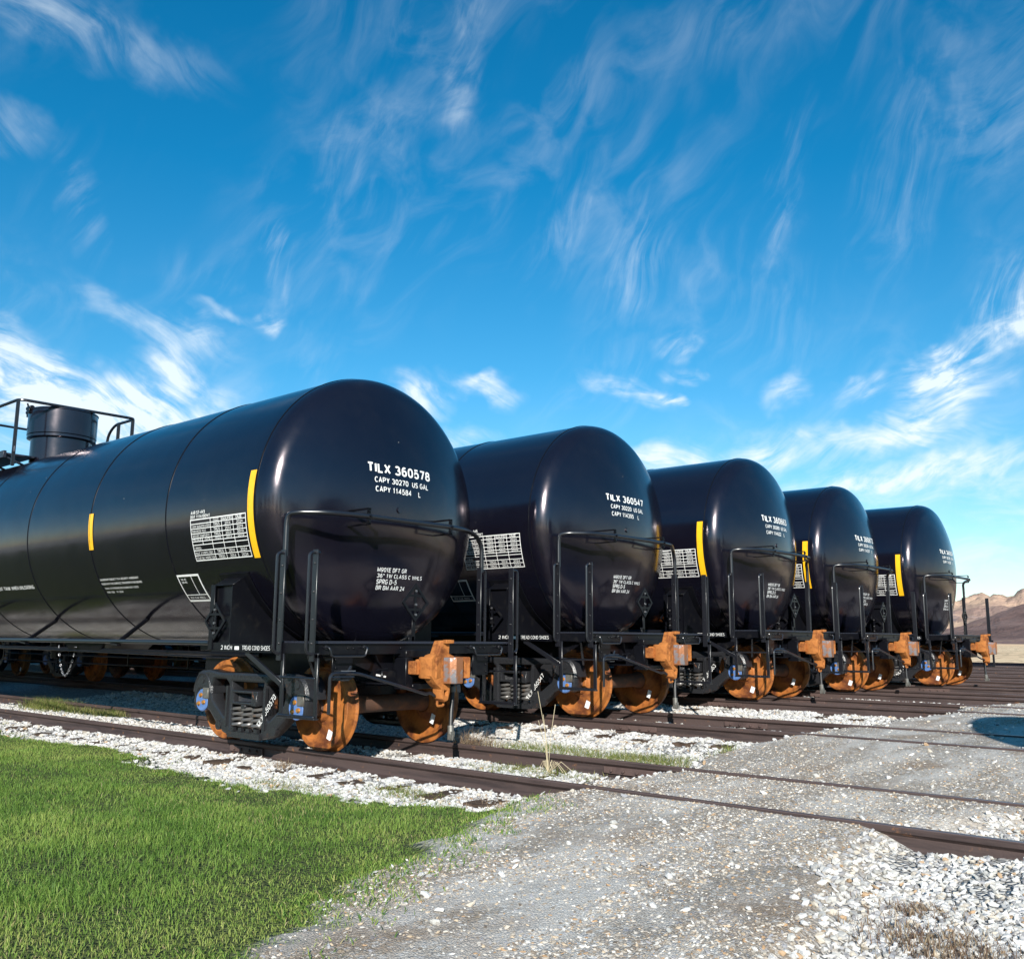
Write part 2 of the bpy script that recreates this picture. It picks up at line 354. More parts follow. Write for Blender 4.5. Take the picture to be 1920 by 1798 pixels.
def head_lettering(num, gal, lit, parent):
    k = Ink(lambda y, z: on_head(y, z))
    k.text('TILX '+num, -.50, 3.005, .945, .112, .042)
    k.text('CAPY '+gal+'  US GAL', -.42, 2.895, .82, .070, .030)
    k.text('CAPY '+lit+'    L', -.41, 2.790, .67, .070, .030)
    part('car_number_lettering', k.mb, M['white'], parent)
def truck_number(num, parent):
    k = Ink(lambda u, v: tuple(Vector((-.62, -1.142, .215))+Vector((.65, 0, .76))*u+Vector((-.76, 0, .65))*v))
    k.text('TILX '+num, 0, 0, .44, .062, .010)
    part('truck_number_lettering', k.mb, M['white'], parent)
XM = -7.95
RINGS = [XS-.003]+[-2.06-1.90*i for i in range(7)]+[2*XM-XS]

NEAR = []
def make_car():
    root = empty('tank_car')
    # ---- tank
    t = MB(); prof = []
    xr = 2*XM-XS
    rh = [.002]+[RJ*i/14. for i in range(1, 14)]+[TR-RK+RK*math.sin(a) for a in np.linspace(math.asin((TR-RK)/(RC-RK)), math.pi/2, 12)]
    for r_ in rh: prof.append((r_, XS+head_x(r_)))
    n0 = 60
    for i in range(1, n0): prof.append((TR, XS+(xr-XS)*i/n0))
    for r_ in rh[::-1]: prof.append((r_, xr-head_x(r_)))
    t.lathe(prof, (0, 0, TZ), (1, 0, 0), 144)
    tank = part('tank', t, M['tank'], root, ang=80)
    for x in RINGS:
        w = MB(); w.tube([(x+random.uniform(-.001, .001), (TR+.0005)*math.cos(a), TZ+(TR+.0005)*math.sin(a)) for a in np.linspace(0, 2*math.pi, 120, endpoint=False)], .0075, 6, True)
        part('weld_seam', w, M['frame'], tank)
    # lettering on the side of the tank
    k = Ink(on_cyl()); T0, T1 = arc(-5.7), arc(-22.6); x0, x1 = -1.515, -.43; H = T0-T1
    rows = np.cumsum([0, 85, 95, 95, 90, 65, 70, 110, 100, 105])/815.
    for i, r in enumerate(rows): k.line(x0, T0-H*r, x1, T0-H*r, .011 if i in (0, 9) else .008, 6)
    cx = [x0, x0+.405, x0+.625, x0+.845, x1]
    for i, c in enumerate(cx): k.line(c, T0, c, T1, .011 if i in (0, 4) else .008, 10)
    k.line(x0+.215, T0-H*rows[4], x0+.215, T0-H*rows[6], .008, 3)
    names = ['', 'TANK QUALIFICATION', 'THICKNESS TEST', 'SERVICE EQUIPMENT', '', '', 'LINING:', 'RULE 3 INSPECTION', 'STUB SILL INSPECTION']
    due = ['', '2024', '2019', '2019', '2019', '', '', '2024', '2024']
    for i in range(9):
        b = T0-H*rows[i+1]; h = H*(rows[i+1]-rows[i])
        if names[i]: k.text(names[i], x0+.02, b+.010, min(.0205*len(names[i]), .37), min(h*.55, .034), .004)
        if due[i]:
            for c, s_, wd in ((cx[1], 'TRGS', .12), (cx[2], '2014', .11), (cx[3], due[i], .12)):
                k.text(s_, c+.06, b+h*.2, wd, min(h*.62, .034), .008)
    b = T0-H*rows[5]; k.text('PRD VALVE', x0+.02, b+.008, .17, .03, .018); k.text('75 PSI', x0+.26, b+.008, .11, .03, .018)
    b = T0-H*rows[1]; k.text('STATION', cx[1]+.06, b+.027, .11, .017, .02); k.text('STENCIL', cx[1]+.06, b+.006, .11, .017, .02)
    k.text('QUALIFIED', cx[2]+.015, b+.008, .19, .034, .018); k.text('DUE', cx[3]+.06, b+.008, .11, .034, .018)
    k.text('AAR ST-445', x0+.01, T0+.062, .29, .042, .026); k.text('DOT 111A100W1', x0+.005, T0+.012, .39, .042, .026)
    part('inspection_table_lettering', k.mb, M['white'], tank)
    k = Ink(on_cyl()); bt, bb = arc(-28.6), arc(-41.05); xa, xb = -2.05, -1.60
    k.line(xa, bt, xb, bt, .026, 3); k.line(xa, bb, xb, bb, .026, 3); k.line(xa, bt, xa, bb, .026, 8); k.line(xb, bt, xb, bb, .026, 8)
    k.line(xa, bb+.085, xb, bb+.085, .010, 3); k.line(xa+.29, bt, xa+.29, bb+.085, .010, 8)
    k.text('106-AD', xa+.05, bt-.06, .11, .026, .02); k.text('CRI-RO', xa+.05, bt-.10, .11, .026, .02); k.text('ECO  N-AA  REDCO  -', xa+.06, bb+.028, .34, .032, .02)
    part('stencil_box_lettering', k.mb, M['white'], tank)
    k = Ink(on_cyl()); ta = arc(-27.2)
    k.text('OWNERSHIP SUBJECT TO A SECURITY AGREEMENT', -3.93, ta-.035, .99, .033, .02)
    k.text('FILED WITH THE SURFACE TRANSPORTATION BOARD', -3.93, ta-.095, 1.03, .033, .02)
    k.text('TANC-STATENCIE ED 22300-021-0225', -3.9, ta-.16, .86, .03, .02); k.text('11B-150   11-234', -3.9, ta-.215, .42, .03, .02)
    k.text('VENT TANK WHEN UNLOADING', -7.28, ta-.085, 1.32, .07, .024)
    part('notice_lettering', k.mb, M['white'], tank)
    for xx, a0, a1, wd in ((-.335, 10.8, -23.4, .108), (-3.93, 4.0, -13.1, .115), (-7.8, 4.0, -13.1, .115), (-11.7, 4.0, -13.1, .115)):
        for s in (1, -1):
            if s < 0 and xx != -.335: continue
            s_ = MB(); n = 14; vs = []
            for i in range(n+1):
                a = R_(a0+(a1-a0)*i/n); r = TR+.006
                vs += [(xx-wd/2, -s*r*math.cos(a), TZ+r*math.sin(a)), (xx+wd/2, -s*r*math.cos(a), TZ+r*math.sin(a))]
            s_.add(vs, [(2*i, 2*i+1, 2*i+3, 2*i+2) for i in range(n)])
            st = part('reflective_stripe', s_, M['yellow'], tank, ang=60)
            if xx == -.335 and s == 1: NEAR.append(st.data)
    # lettering on the head
    k = Ink(lambda y, z: on_head(y, z))
    for s, zb, wd in (('M901E DFT GR', 1.905, .43), ('36" 1W CLASS C WHLS', 1.838, .70), ('SPRG D-5', 1.772, .29), ('BR BM AAR 24', 1.708, .42)):
        k.text(s, -.295+(1.905-zb)*.12, zb, wd, .054, .026)
    part('brake_lettering', k.mb, M['white'], tank)
    p = MB(); p.cyl((.31, -.07, 2.608), (.345, -.07, 2.608), .034, 16); part('head_plug', p, M['tank'], tank)
    # ---- manway housing on top
    h = MB(); dx = -8.7
    h.lathe([(.50, 4.10), (.50, 4.58), (.565, 4.60), (.565, 4.645), (.545, 4.65), (.57, 4.66), (.57, 5.075), (.58, 5.085), (.58, 5.10), (.56, 5.115), (.3, 5.14), (.002, 5.15)], (dx, 0, 0), (0, 0, 1), 48)
    mw = part('manway_housing', h, M['tank'], root, ang=30)
    c = MB(); 
    for q in (-2.25, -1.65): 
        cx_, cy_ = dx+.57*math.cos(q), .57*math.sin(q); c.cyl((cx_-.09, cy_, 5.11), (cx_+.09, cy_, 5.11), .045, 10); c.box((cx_-.05, cy_-.04, 5.02), (cx_+.05, cy_+.03, 5.12))
        c.cyl((cx_-.05, cy_, 5.1), (cx_-.09, cy_-.02, 5.21), .016, 8)
    part('lid_clamp', c, M['frame'], mw, bevel=.006)
    # top railing and platform
    r = MB()
    r.tube(fillet([(-13.2, -.95, 5.12), (-8.25, -.95, 5.12), (-8.12, 1.05, 5.12), (-8.9, 1.05, 5.12), (-9.15, 1.05, 4.95), (-9.2, 1.05, 4.2)], .14), .026, 10)
    r.tube([(-10.55, -.95, 5.10), (-10.55, 1.05, 5.10)], .022, 8); r.tube([(-13.2, -.95, 4.66), (-10.55, -.95, 4.66)], .02, 8)
    for x, y, zb in ((-8.28, -.95, 3.98), (-8.15, 1.02, 3.95), (-8.72, 1.04, 3.95), (-10.55, -.95, 3.9), (-13.1, -.95, 3.9), (-10.55, 1.05, 3.9)):
        r.box((x-.035, y-.012, zb), (x+.035, y+.012, 5.10)); r.box((x-.012, y-.035, zb), (x+.012, y+.012, 5.09))
    part('top_railing', r, M['pipe'], root)
    r = MB(); r.box((-13.3, -1.02, 4.20), (-8.55, -.50, 4.235)); r.box((-13.3, -1.05, 4.13), (-8.45, -1.00, 4.25)); r.box((-13.3, .50, 4.20), (-8.55, 1.1, 4.235))
    for x in np.arange(-13, -8.4, .75): r.beam((x, -1.02, 4.16), (x, -.62, 4.02), .05, .03); r.cyl((x+.3, -.98, 4.2), (x+.3, -.98, 4.30), .02, 8)
    part('top_platform', r, M['grate'], root, bevel=.004)
    # ---- bolster saddles
    for s in (-1, 1):
        sb = MB()
        for xx, th in ((-1.06, .016), (-.72, .016)):
            ol = [(-1.50, 1.03), (-1.50, 1.72), (-1.37, 1.80)]
            for a in np.linspace(R_(211), R_(262), 14): ol.append(((TR+.012)*math.cos(a), TZ+(TR+.012)*math.sin(a)))
            ol += [(-.20, 1.0)]
            sb.plate([[(-s*q[0] if s > 0 else q[0], q[1]) for q in ol]], th, mxEnd(xx, 0, 0))
        # pad wrapped on the tank and closing plates
        vs = []; n = 16
        for i in range(n+1):
            a = R_(-29-50*i/n); r0 = TR+.016
            vs += [(-1.16, s*r0*math.cos(a), TZ+r0*math.sin(a)), (-.60, s*r0*math.cos(a), TZ+r0*math.sin(a)), (-1.16, s*(r0-.012)*math.cos(a), TZ+(r0-.012)*math.sin(a)), (-.60, s*(r0-.012)*math.cos(a), TZ+(r0-.012)*math.sin(a))]
        fs = []
        for i in range(n): a = 4*i; fs += [(a, a+1, a+5, a+4), (a+1, a+3, a+7, a+5), (a+3, a+2, a+6, a+7), (a+2, a, a+4, a+6)]
        fs += [(0, 1, 3, 2), (4*n, 4*n+2, 4*n+3, 4*n+1)]
        sb.add(vs, fs)
        sb.box((-1.075, s*1.50-.008, 1.04), (-.70, s*1.50+.008, 1.12)); sb.box((-1.10, s*1.512-.008, 1.04), (-1.02, s*1.512+.008, 1.74))
        sb.beam((-.89, s*1.50, 1.73), (-.89, s*1.36, 1.815), .36, .014); sb.box((-1.06, s*1.455-.006, 1.05), (-.72, s*1.455+.006, 1.76))
        part('bolster_saddle', sb, M['frame'], root, bevel=.003)
    # ---- centre sill, end sill, deck, side strips
    b = MB(); b.box((-3.2, -.24, .72), (.54, .24, 1.00)); b.box((-3.2, -.33, .70), (.54, .33, .725)); b.box((-3.25, -.30, 1.0), (.2, .30, 1.12))
    part('centre_sill', b, M['frame'], root, bevel=.006); b = MB(); b.box((-16.2, -.24, .72), (-13, .24, 1.12)); part('centre_sill', b, M['frame'], root, bevel=.006)
    b = MB(); b.box((.615, -1.47, 1.012), (.635, 1.47, 1.118)); b.box((.56, -1.47, 1.012), (.615, 1.47, 1.024)); b.box((.10, -1.44, 1.03), (.12, 1.44, 1.10))
    for y in (-1.0, -.93, .35, -.28, .98, 1.05): b.cyl((.635, y, 1.075), (.648, y, 1.075), .014, 6)
    part('end_sill', b, M['frame'], root, bevel=.003)
    b = MB(); b.box((.60, -1.46, 1.120), (.665, 1.46, 1.146))
    for x in np.arange(.13, .60, .052): b.box((x, -1.45, 1.106), (x+.012, 1.45, 1.142))
    for y in np.arange(-1.44, 1.45, .12): b.box((.13, y, 1.112), (.60, y+.008, 1.136))
    part('end_platform', b, M['grate'], root)
    for s in (-1, 1):
        b = MB(); b.box((.12, min(s*1.47, s*1.484), 1.02), (.66, max(s*1.47, s*1.484), 1.125)); b.box((.12, min(s*1.30, s*1.31), 1.02), (.62, max(s*1.30, s*1.31), 1.125))
        part('corner_plate', b, M['frame'], root, bevel=.003)
        b = MB(); b.box((-1.05, s*1.50-.006, 1.03), (.06, s*1.50+.006, 1.105)); b.box((-1.05, s*1.50-.006 if s < 0 else s*1.45-.006, 1.022), (.06, s*1.45+.006 if s < 0 else s*1.50+.006, 1.03))
        ss = part('side_strip', b, M['frame'], root)
        if s < 0:
            k = Ink(lambda x, z: (x, -1.509, z)); k.text('2 INCH', -.86, 1.043, .21, .050, .004); k.text('TREAD COND SHOES', -.46, 1.043, .49, .050, .0)
            k.mb.add([(-.60, -1.509, 1.046), (-.52, -1.509, 1.046), (-.52, -1.509, 1.082), (-.60, -1.509, 1.082)], [(0, 1, 2, 3)])
            part('shoe_lettering', k.mb, M['white'], ss)
    # ---- corner posts with grab irons
    for s in (-1, 1):
        for (x, zt, zb) in ((.175, 2.06, .40), (.705, 2.035, .40)):
            b = MB(); y = s*1.475
            b.box((x-.006-.028, y-.030, zb+.55), (x-.028+.006, y+.030, zt)) if x < .5 else b.box((x-.034, y-.03, zb+.55), (x-.022, y+.03, zt))
            b.box((x-.034, y-.006-.03, zb+.55), (x+.042, y+.006-.03, zt))
            for zz in (1.12, 1.35, 1.62, 1.9): b.cyl((x, y-.045, zz), (x, y-.03, zz), .012, 6)
            post = part('corner_post', b, M['pipe'], root, bevel=.002)
            g = MB(); yo = s*1.475+s*.095
            g.tube(fillet([(x, s*1.475, zt-.03), (x-.005, yo, zt-.03), (x-.005, yo, 1.04), (x+.0, s*1.475, 1.00)], .045), .016, 8)
            g.cyl((x+.01, s*1.475-.02, zt-.03), (x-.01, s*1.475+.02, zt-.03), .022, 8); g.cyl((x, s*1.475-.02, 1.0), (x, s*1.475+.02, 1.0), .022, 8)
            part('grab_iron', g, M['pipe'], post)
    # sill steps
    for s in (-1, 1):
        b = MB(); y = s*1.475
        b.box((.19, y-.01, .41), (.235, y+.012, 1.02)); b.box((.735, y-.01, .41), (.78, y+.012, 1.02))
        b.tube([(.21, y-.012, .79), (.755, y-.012, .79)], .011, 8)
        b.box((.19, y-.03, .40), (.78, y+.03, .415)); b.tube([(.20, y-.02, .425), (.77, y-.02, .425)], .012, 8)
        b.box((.66, y-.01, .98), (.78, y+.012, 1.03))
        b.beam((-.42, y, 1.02), (.20, y, .72), .03, .055, (0, 0, 1)); b.beam((.42, s*1.32, 1.02), (.30, s*1.1, .72), .03, .05)
        part('sill_step', b, M['pipe'], root, bevel=.003)
    # ---- crossover handrail
    b = MB(); pts = [(.175, -1.48, 2.0), (.175, -1.48, 2.34), (.19, -1.475, 2.435), (.30, -1.42, 2.448), (.50, -1.20, 2.452), (.57, -.75, 2.455), (.57, .50, 2.455), (.53, .80, 2.450), (.40, 1.06, 2.445), (.28, 1.27, 2.435), (.20, 1.42, 2.38), (.19, 1.47, 2.30), (.19, 1.475, 2.0)]
    b.tube(fillet(pts, .10, 4), .0275, 12)
    rail = part('crossover_handrail', b, M['pipe'], root)
    for y in (-.72, .52):
        b = MB(); b.box((.562, y-.024, 2.370), (.574, y+.024, 2.540)); hx = on_head(y, 2.45)[0]
        for z_ in (2.532, 2.366): b.box((hx-.01, y-.024, z_), (.574, y+.024, z_+.014))
        b.cyl((.54, y, 2.455), (.61, y, 2.455), .014, 8); b.cyl((.57, y, 2.51), (.588, y, 2.51), .015, 6); b.cyl((.57, y, 2.40), (.588, y, 2.40), .015, 6)
        part('handrail_bracket', b, M['frame'], root)
    # ---- placard holders
    def diamond(mx, hw, hh, parent, nm='placard_holder'):
        b = MB(); o = [(hw, 0), (0, hh), (-hw, 0), (0, -hh)]; i = [(q[0]*.80, q[1]*.80) for q in o]
        b.plate([o, i], .022, mx, .003)
        b.box((-hw*.60, hh*.30, -.008), (hw*.60, hh*.42, .010), mx); b.box((-hw*.60, -hh*.42, -.008), (hw*.60, -hh*.30, .010), mx); b.box((-.016, -hh*.82, -.006), (.016, hh*.82, .006), mx)
        o_ = part(nm, b, M['frame'], parent)
        for q in (.60, -.10, -.62):
            b = MB(); b.cyl(mx @ Vector((0, hh*q, 0)), mx @ Vector((0, hh*q, .022)), .013, 8); part('rivet', b, M['steel'], o_)
    diamond(mxSide(-.965, -1.528, 1.345), .205, .205, root)
    diamond(mxSide(-.965, 1.528, 1.345) @ Matrix.Rotation(math.pi, 4, 'Y'), .205, .205, root)
    diamond(mxEnd(.585, -.03, 1.565), .200, .212, root)
    b = MB(); b.box((.56, -.055, 1.13), (.572, -.005, 1.42)); b.box((.56, -.10, 1.13), (.572, -.02, 1.20)); b.box((.56, -.12, 1.19), (.572, -.055, 1.215))
    part('placard_stem', b, M['frame'], root, bevel=.002)
    # ---- striker, braces
    b = MB(); b.box((.54, -.27, .975), (.72, .27, 1.055)); b.box((.54, -.27, .64), (.72, -.165, .975)); b.box((.54, .165, .64), (.72, .27, .975)); b.box((.54, -.165, .64), (.72, .165, .70))
    b.box((.55, -.48, .70), (.58, -.27, .84)); b.box((.15, -.50, .695), (.60, -.24, .712)); b.box((.15, .24, .695), (.60, .50, .712))
    part('striker', b, M['frame'], root, bevel=.008)
    b = MB()
    for s in (-1, 1):
        b.beam((.58, s*.62, 1.01), (.36, s*.26, .74), .012, .09, (1, 0, 0)); b.beam((.50, s*1.28, 1.0), (-.55, s*.30, .80), .05, .08)
        b.plate([[(s*.26, .72), (s*.26, 1.01), (s*.95, 1.01), (s*.95, .96)]], .012, mxEnd(.50, 0, 0)); b.box((.36, min(s*1.0, s*1.28), .985), (.48, max(s*1.0, s*1.28), .995))
        b.box((.585, min(s*.90, s*1.16), .76), (.60, max(s*.90, s*1.16), 1.02))
        for z_ in (.80, .88, .96): b.cyl((.6, s*1.12, z_), (.614, s*1.12, z_), .014, 6)
        part('diagonal_brace', b, M['frame'], root, bevel=.003); b = MB()
    # end grab irons under the sill
    for s in (-1, 1):
        b = MB(); y0, y1 = (-1.29, -.80) if s < 0 else (.80, 1.29)
        b.tube(fillet([(.63, y0, 1.085), (.71, y0, 1.085), (.71, y0+.03, .995), (.71, y1-.03, .995), (.71, y1, 1.085), (.63, y1, 1.085)], .03), .011, 8)
        b.cyl((.64, y0, 1.085), (.66, y0, 1.085), .02, 8); b.cyl((.64, y1, 1.085), (.66, y1, 1.085), .02, 8)
        part('end_grab_iron', b, M['pipe'], root)
    # ---- coupler
    c = MB()
    c.box((.50, -.085, .79), (.86, .085, .955))
    c.plate([[(.80, -.16), (.90, -.215), (1.0, -.20), (1.045, -.13), (1.03, -.02), (.99, .06), (.97, .13), (1.03, .185), (1.13, .215), (1.15, .27), (1.10, .315), (.98, .30), (.88, .22), (.80, .13)]], .225, mxTop(0, 0, .872), .014)
    c.plate([[(-.13, .71), (-.205, .79), (-.21, .965), (-.165, 1.005), (-.095, 1.02), (-.035, 1.155), (.055, 1.160), (.07, 1.13), (.065, 1.02), (.14, .995), (.165, .90), (.15, .78), (.09, .69), (.085, .62), (.06, .53), (.01, .515), (-.03, .55), (-.045, .65)],
             [(0, .585), (.045, .585), (.045, .635), (0, .635)]], .14, mxEnd(.965, 0, 0), .012)
    c.box((.70, -.235, .80), (.83, -.06, .94)); c.box((1.02, -.03, 1.125), (1.08, .09, 1.165))
    c.tube(fillet([(.97, -.04, .53), (.97, -.045, .475), (.97, .055, .475), (.97, .05, .53)], .03), .014, 8)
    cp = part('coupler', c, M['rust'], root, label='orange rusty knuckle coupler', bevel=.006)
    c = MB(); c.plate([[(.99, -.07), (1.04, -.115), (1.12, -.105), (1.165, -.05), (1.165, .05), (1.12, .095), (1.05, .085), (.99, .02)]], .275, mxTop(.005, .085, .845), .012)
    part('knuckle', c, M['knuckle'], cp)
    # uncoupling lever
    b = MB(); b.tube(fillet([(.80, -1.345, .45), (.80, -1.345, .835), (.80, -1.12, .835), (.80, -1.0, .83), (.86, -.55, .71), (.92, -.16, .60), (.93, -.10, .615), (.95, -.06, .58)], .06), .0165, 8)
    b.tube([(.79, -1.345, .80), (.82, -1.06, .80)], .009, 6)
    b.box((.66, -1.20, .76), (.80, -1.10, .775)); b.box((.66, -1.18, .77), (.68, -1.12, .86)); b.cyl((.79, -1.14, .82), (.79, -1.08, .90), .012, 8); b.cyl((.76, -1.18, .855), (.84, -1.06, .855), .008, 6)
    part('uncoupling_lever', b, M['pipe'], root)
    # angle cock and air hose
    b = MB(); b.tube([(.2, -.55, .80), (.42, -.52, .80), (.52, -.47, .79)], .022, 8); b.box((.44, -.55, .76), (.52, -.44, .84)); b.tube([(.47, -.5, .84), (.60, -.42, .86)], .010, 6); b.cyl((.5, -.49, .79), (.58, -.42, .77), .03, 10)
    part('angle_cock', b, M['frame'], root); b = MB()
    b.tube([(.3, .36, .78), (.62, .37, .78), (.75, .36, .74)], .022, 8); b.cyl((.72, .36, .76), (.80, .35, .70), .034, 10)
    part('train_pipe', b, M['frame'], root)
    b = MB(); b.tube(fillet([(.78, .36, .74), (.83, .34, .66), (.85, .30, .45), (.87, .27, .20)], .1), .024, 10)
    hose = part('air_hose', b, M['rubber'], root)
    b = MB(); b.cyl((.865, .275, .25), (.875, .27, .16), .034, 10); b.box((.85, .245, .10), (.91, .295, .19)); b.cyl((.83, .335, .66), (.835, .333, .60), .031, 10); b.tube([(.87, .26, .13), (.93, .24, .11), (.94, .24, .16)], .012, 6)
    part('hose_coupling', b, M['bearing'], hose)
    # ---- truck
    def make_truck(xc, full=True):
        bo = MB(); bo.box((xc-.20, -.93, .43), (xc+.20, .93, .62)); bo.box((xc-.28, -.35, .60), (xc+.28, .35, .705)); bo.cyl((xc, 0, .68), (xc, 0, .73), .19, 24)
        tr = part('truck', bo, M['cast'], root, bevel=.02)
        X = lambda q: xc+q
        for s in (-1, 1):
            half = [(0, .79), (.55, .785), (.76, .81), (.95, .79), (1.04, .72), (1.075, .60), (1.06, .44), (1.045, .36), (.995, .36), (.99, .54), (.96, .575), (.82, .575), (.79, .54), (.785, .36), (.72, .335), (.60, .235), (.44, .125), (.32, .095)]
            ol = half+[(-a, b) for a, b in half[::-1][:-1]]
            win = [(-.285, .165), (.285, .165), (.285, .60), (.30, .685), (-.30, .685), (-.285, .60)]
            tri = [(.36, .335), (.43, .305), (.67, .475), (.71, .60), (.65, .705), (.42, .705), (.36, .66)]
            tri2 = [(-a, b) for a, b in tri][::-1]
            slot = [(.36, .155), (.44, .165), (.52, .225), (.47, .235), (.38, .20)]; slot2 = [(-a, b) for a, b in slot][::-1]
            sf = MB(); mx = mxSide(xc, s*1.05, 0)
            sf.plate([ol, win, tri, tri2], .17, mx, .028)
            for q in (-1, 1):
                sf.cyl((X(q*.90), s*1.10, .69), (X(q*.90), s*1.143, .69), .045, 16); sf.cyl((X(q*.52), s*1.10, .20), (X(q*.52), s*1.143, .20), .052, 16)
                # flanged outer rims
                sf.beam((X(q*.36), s*1.135, .64), (X(q*.36), s*1.135, .20), .03, .035, (0, 1, 0))
                sf.lathe([(.215, .90), (.235, 1.0), (.225, 1.10), (.19, 1.13), (.15, 1.13), (.15, 1.0), (.17, .90)], (X(q*.889), 0, .56), (0, s, 0), 28, True) if False else None
            for q in (-1, 1):     # hooded pedestal roof over the bearing
                vs = []; n = 12
                for i in range(n+1):
                    a = math.pi*i/n
                    for rr, yy in ((.235, .90), (.235, 1.12), (.20, 1.145), (.17, 1.13)): vs.append((X(q*.889)+rr*.86*math.cos(a), s*yy, .545+rr*math.sin(a)*1.08))
                sf.add(vs, [(4*i+j, 4*i+j+1, 4*i+j+5, 4*i+j+4) for i in range(n) for j in range(3)])
            sf.box((X(-.30), s*1.13-.03, .09), (X(.30), s*1.13+.03, .155)); sf.box((X(-.30), s*1.0-.1, .135), (X(.30), s*1.0+.1, .165))
            for q in np.linspace(-.22, .22, 4): sf.box((X(q-.03), s*1.135-.02, .16), (X(q+.03), s*1.135+.02, .20))
            for q in np.linspace(-.98, -.80, 6): sf.box((X(q), s*1.137-.003, .735), (X(q+.018), s*1.137+.003, .76))
            for q in np.linspace(-.28, .25, 9): sf.box((X(q), s*1.137-.003, .735), (X(q+.025), s*1.137+.003, .758))
            part('side_frame', sf, M['cast'], tr, ang=40)
            be = MB(); y0 = s*.98; y1 = s*1.165
            be.plate([[(-.255, .445), (.255, .445), (.255, .60), (-.255, .60)], [(-.20, .475), (.14, .475), (.14, .57), (-.20, .57)]], .18, mxSide(xc, s*1.08, 0), .01)
            be.box((X(-.25), s*.98-.02, .45), (X(.25), s*.98+.02, .60)); be.box((X(.16), s*1.15-.03, .44), (X(.25), s*1.15+.03, .56)); be.box((X(-.05), s*1.12-.05, .405), (X(.03), s*1.12+.05, .45))
            be.add([(X(-.2), s*1.10, .475), (X(.14), s*1.02, .475), (X(-.2), s*1.10, .57), (X(-.1), s*1.02, .57)], [(0, 1, 3, 2)])
            part('bolster_end', be, M['cast'], tr, bevel=.006)
            for q in ((-.185, 1.072), (0, 1.075), (.185, 1.072)) + (((-.1, .95), (.1, .95)) if s < 0 else ()):
                sp = MB(); turns = 4.3; n = int(turns*12)
                sp.tube([(X(q[0])+.078*math.cos(2*math.pi*i/12), s*q[1]+.078*math.sin(2*math.pi*i/12), .190+.235*i/n) for i in range(n+1)], .0185, 7)
                part('coil_spring', sp, M['spring'], tr)
        for q in (-.889, .889):
            a = MB(); a.lathe([(.085, -.93), (.10, -.86), (.118, -.82), (.118, -.66), (.098, -.55), (.094, 0), (.098, .55), (.118, .66), (.118, .82), (.10, .86), (.085, .93)], (X(q), 0, .457), (0, 1, 0), 32)
            a.plate([[(-.16, -.045), (.08, -.045), (.14, -.01), (.10, .035), (-.16, .04), (-.19, .02), (-.19, -.02)]], .01, Matrix.Translation((X(q)+.066, -.12, .475)) @ Matrix(((0, .35, .94), (1, 0, 0), (0, .94, -.35))).to_4x4())
            part('axle', a, M['axle'], tr)
            for s in (-1, 1):
                w = MB()
                prof = [(.14, -.005), (.165, .02), (.22, .052), (.30, .066), (.365, .050), (.398, .012), (.408, .0), (.462, .0), (.480, .008), (.484, .018), (.476, .030), (.463, .040), (.459, .052), (.452, .135), (.446, .141), (.400, .141), (.388, .130), (.372, .105), (.30, .088), (.22, .098), (.165, .125), (.148, .165), (.14, .172), (.10, .172), (.10, -.005)]
                w.lathe(prof, (X(q), s*.682, .457), (0, s, 0), 72, True)
                part('wheel', w, M['wheelrust'], tr, ang=30)
                b = MB(); b.lathe([(.10, .90), (.122, .92), (.122, .945), (.112, .95), (.112, 1.055), (.122, 1.06), (.122, 1.10), (.085, 1.10)], (X(q), 0, .457), (0, s, 0), 28)
                b.box((X(q)-.115, s*1.04-.075, .535), (X(q)+.115, s*1.04+.075, .60)); b.box((X(q)+.03, s*1.12-.03, .48), (X(q)+.14, s*1.12+.03, .60))
                part('bearing', b, M['bearing'], tr, bevel=.004)
                b = MB(); b.lathe([(.120, 1.10), (.124, 1.108), (.124, 1.128), (.112, 1.138), (.10, 1.134), (.06, 1.140), (.002, 1.142)], (X(q), 0, .457), (0, s, 0), 36)
                cap = part('axle_cap', b, M['blue'], tr)
                for k_ in range(3):
                    b = MB()
                    a_ = R_(100+120*k_); c0 = Vector((X(q)+.058*math.cos(a_), s*1.138, .457+.058*math.sin(a_))); b.cyl(c0, c0+Vector((0, s*.024, 0)), .021, 6); b.cyl(c0, c0+Vector((0, s*.006, 0)), .027, 12)
                    if s < 0 and xc > -5: part('cap_bolt', b, M['brass'], tr)
        br = MB()
        for q in (-.40, .40): br.box((X(q)-.03, -.85, .30), (X(q)+.03, .85, .36)); br.beam((X(q), -.8, .33), (X(q)+.02, 0, .44), .04, .05)
        for q in (-1, 1):
            for s in (-1, 1): br.box((X(q*.40)-.05*(1), s*.75-.05, .30), (X(q*.40)+.05, s*.75+.05, .52))
        br.tube([(X(-.4), .1, .5), (X(.4), .1, .5)], .02, 8)
        part('brake_beam', br, M['frame'], tr, bevel=.006)
        return tr
    tr = make_truck(-.889)
    make_truck(2*XM+.889)
    for (x, y, z, w_, h_, yy) in ((.13, -.782, .17, .035, .05, 0), (.20, .655, .26, .03, .055, 0)):
        b = MB(); b.box((x-w_, y-.004, z-h_), (x+w_, y+.0, z+h_), Matrix.Translation((x, 0, z)) @ Matrix.Rotation(R_(20), 4, 'Y') @ Matrix.Translation((-x, 0, -z)))
        part('paper_tag', b, M['dirtywhite'], tr)
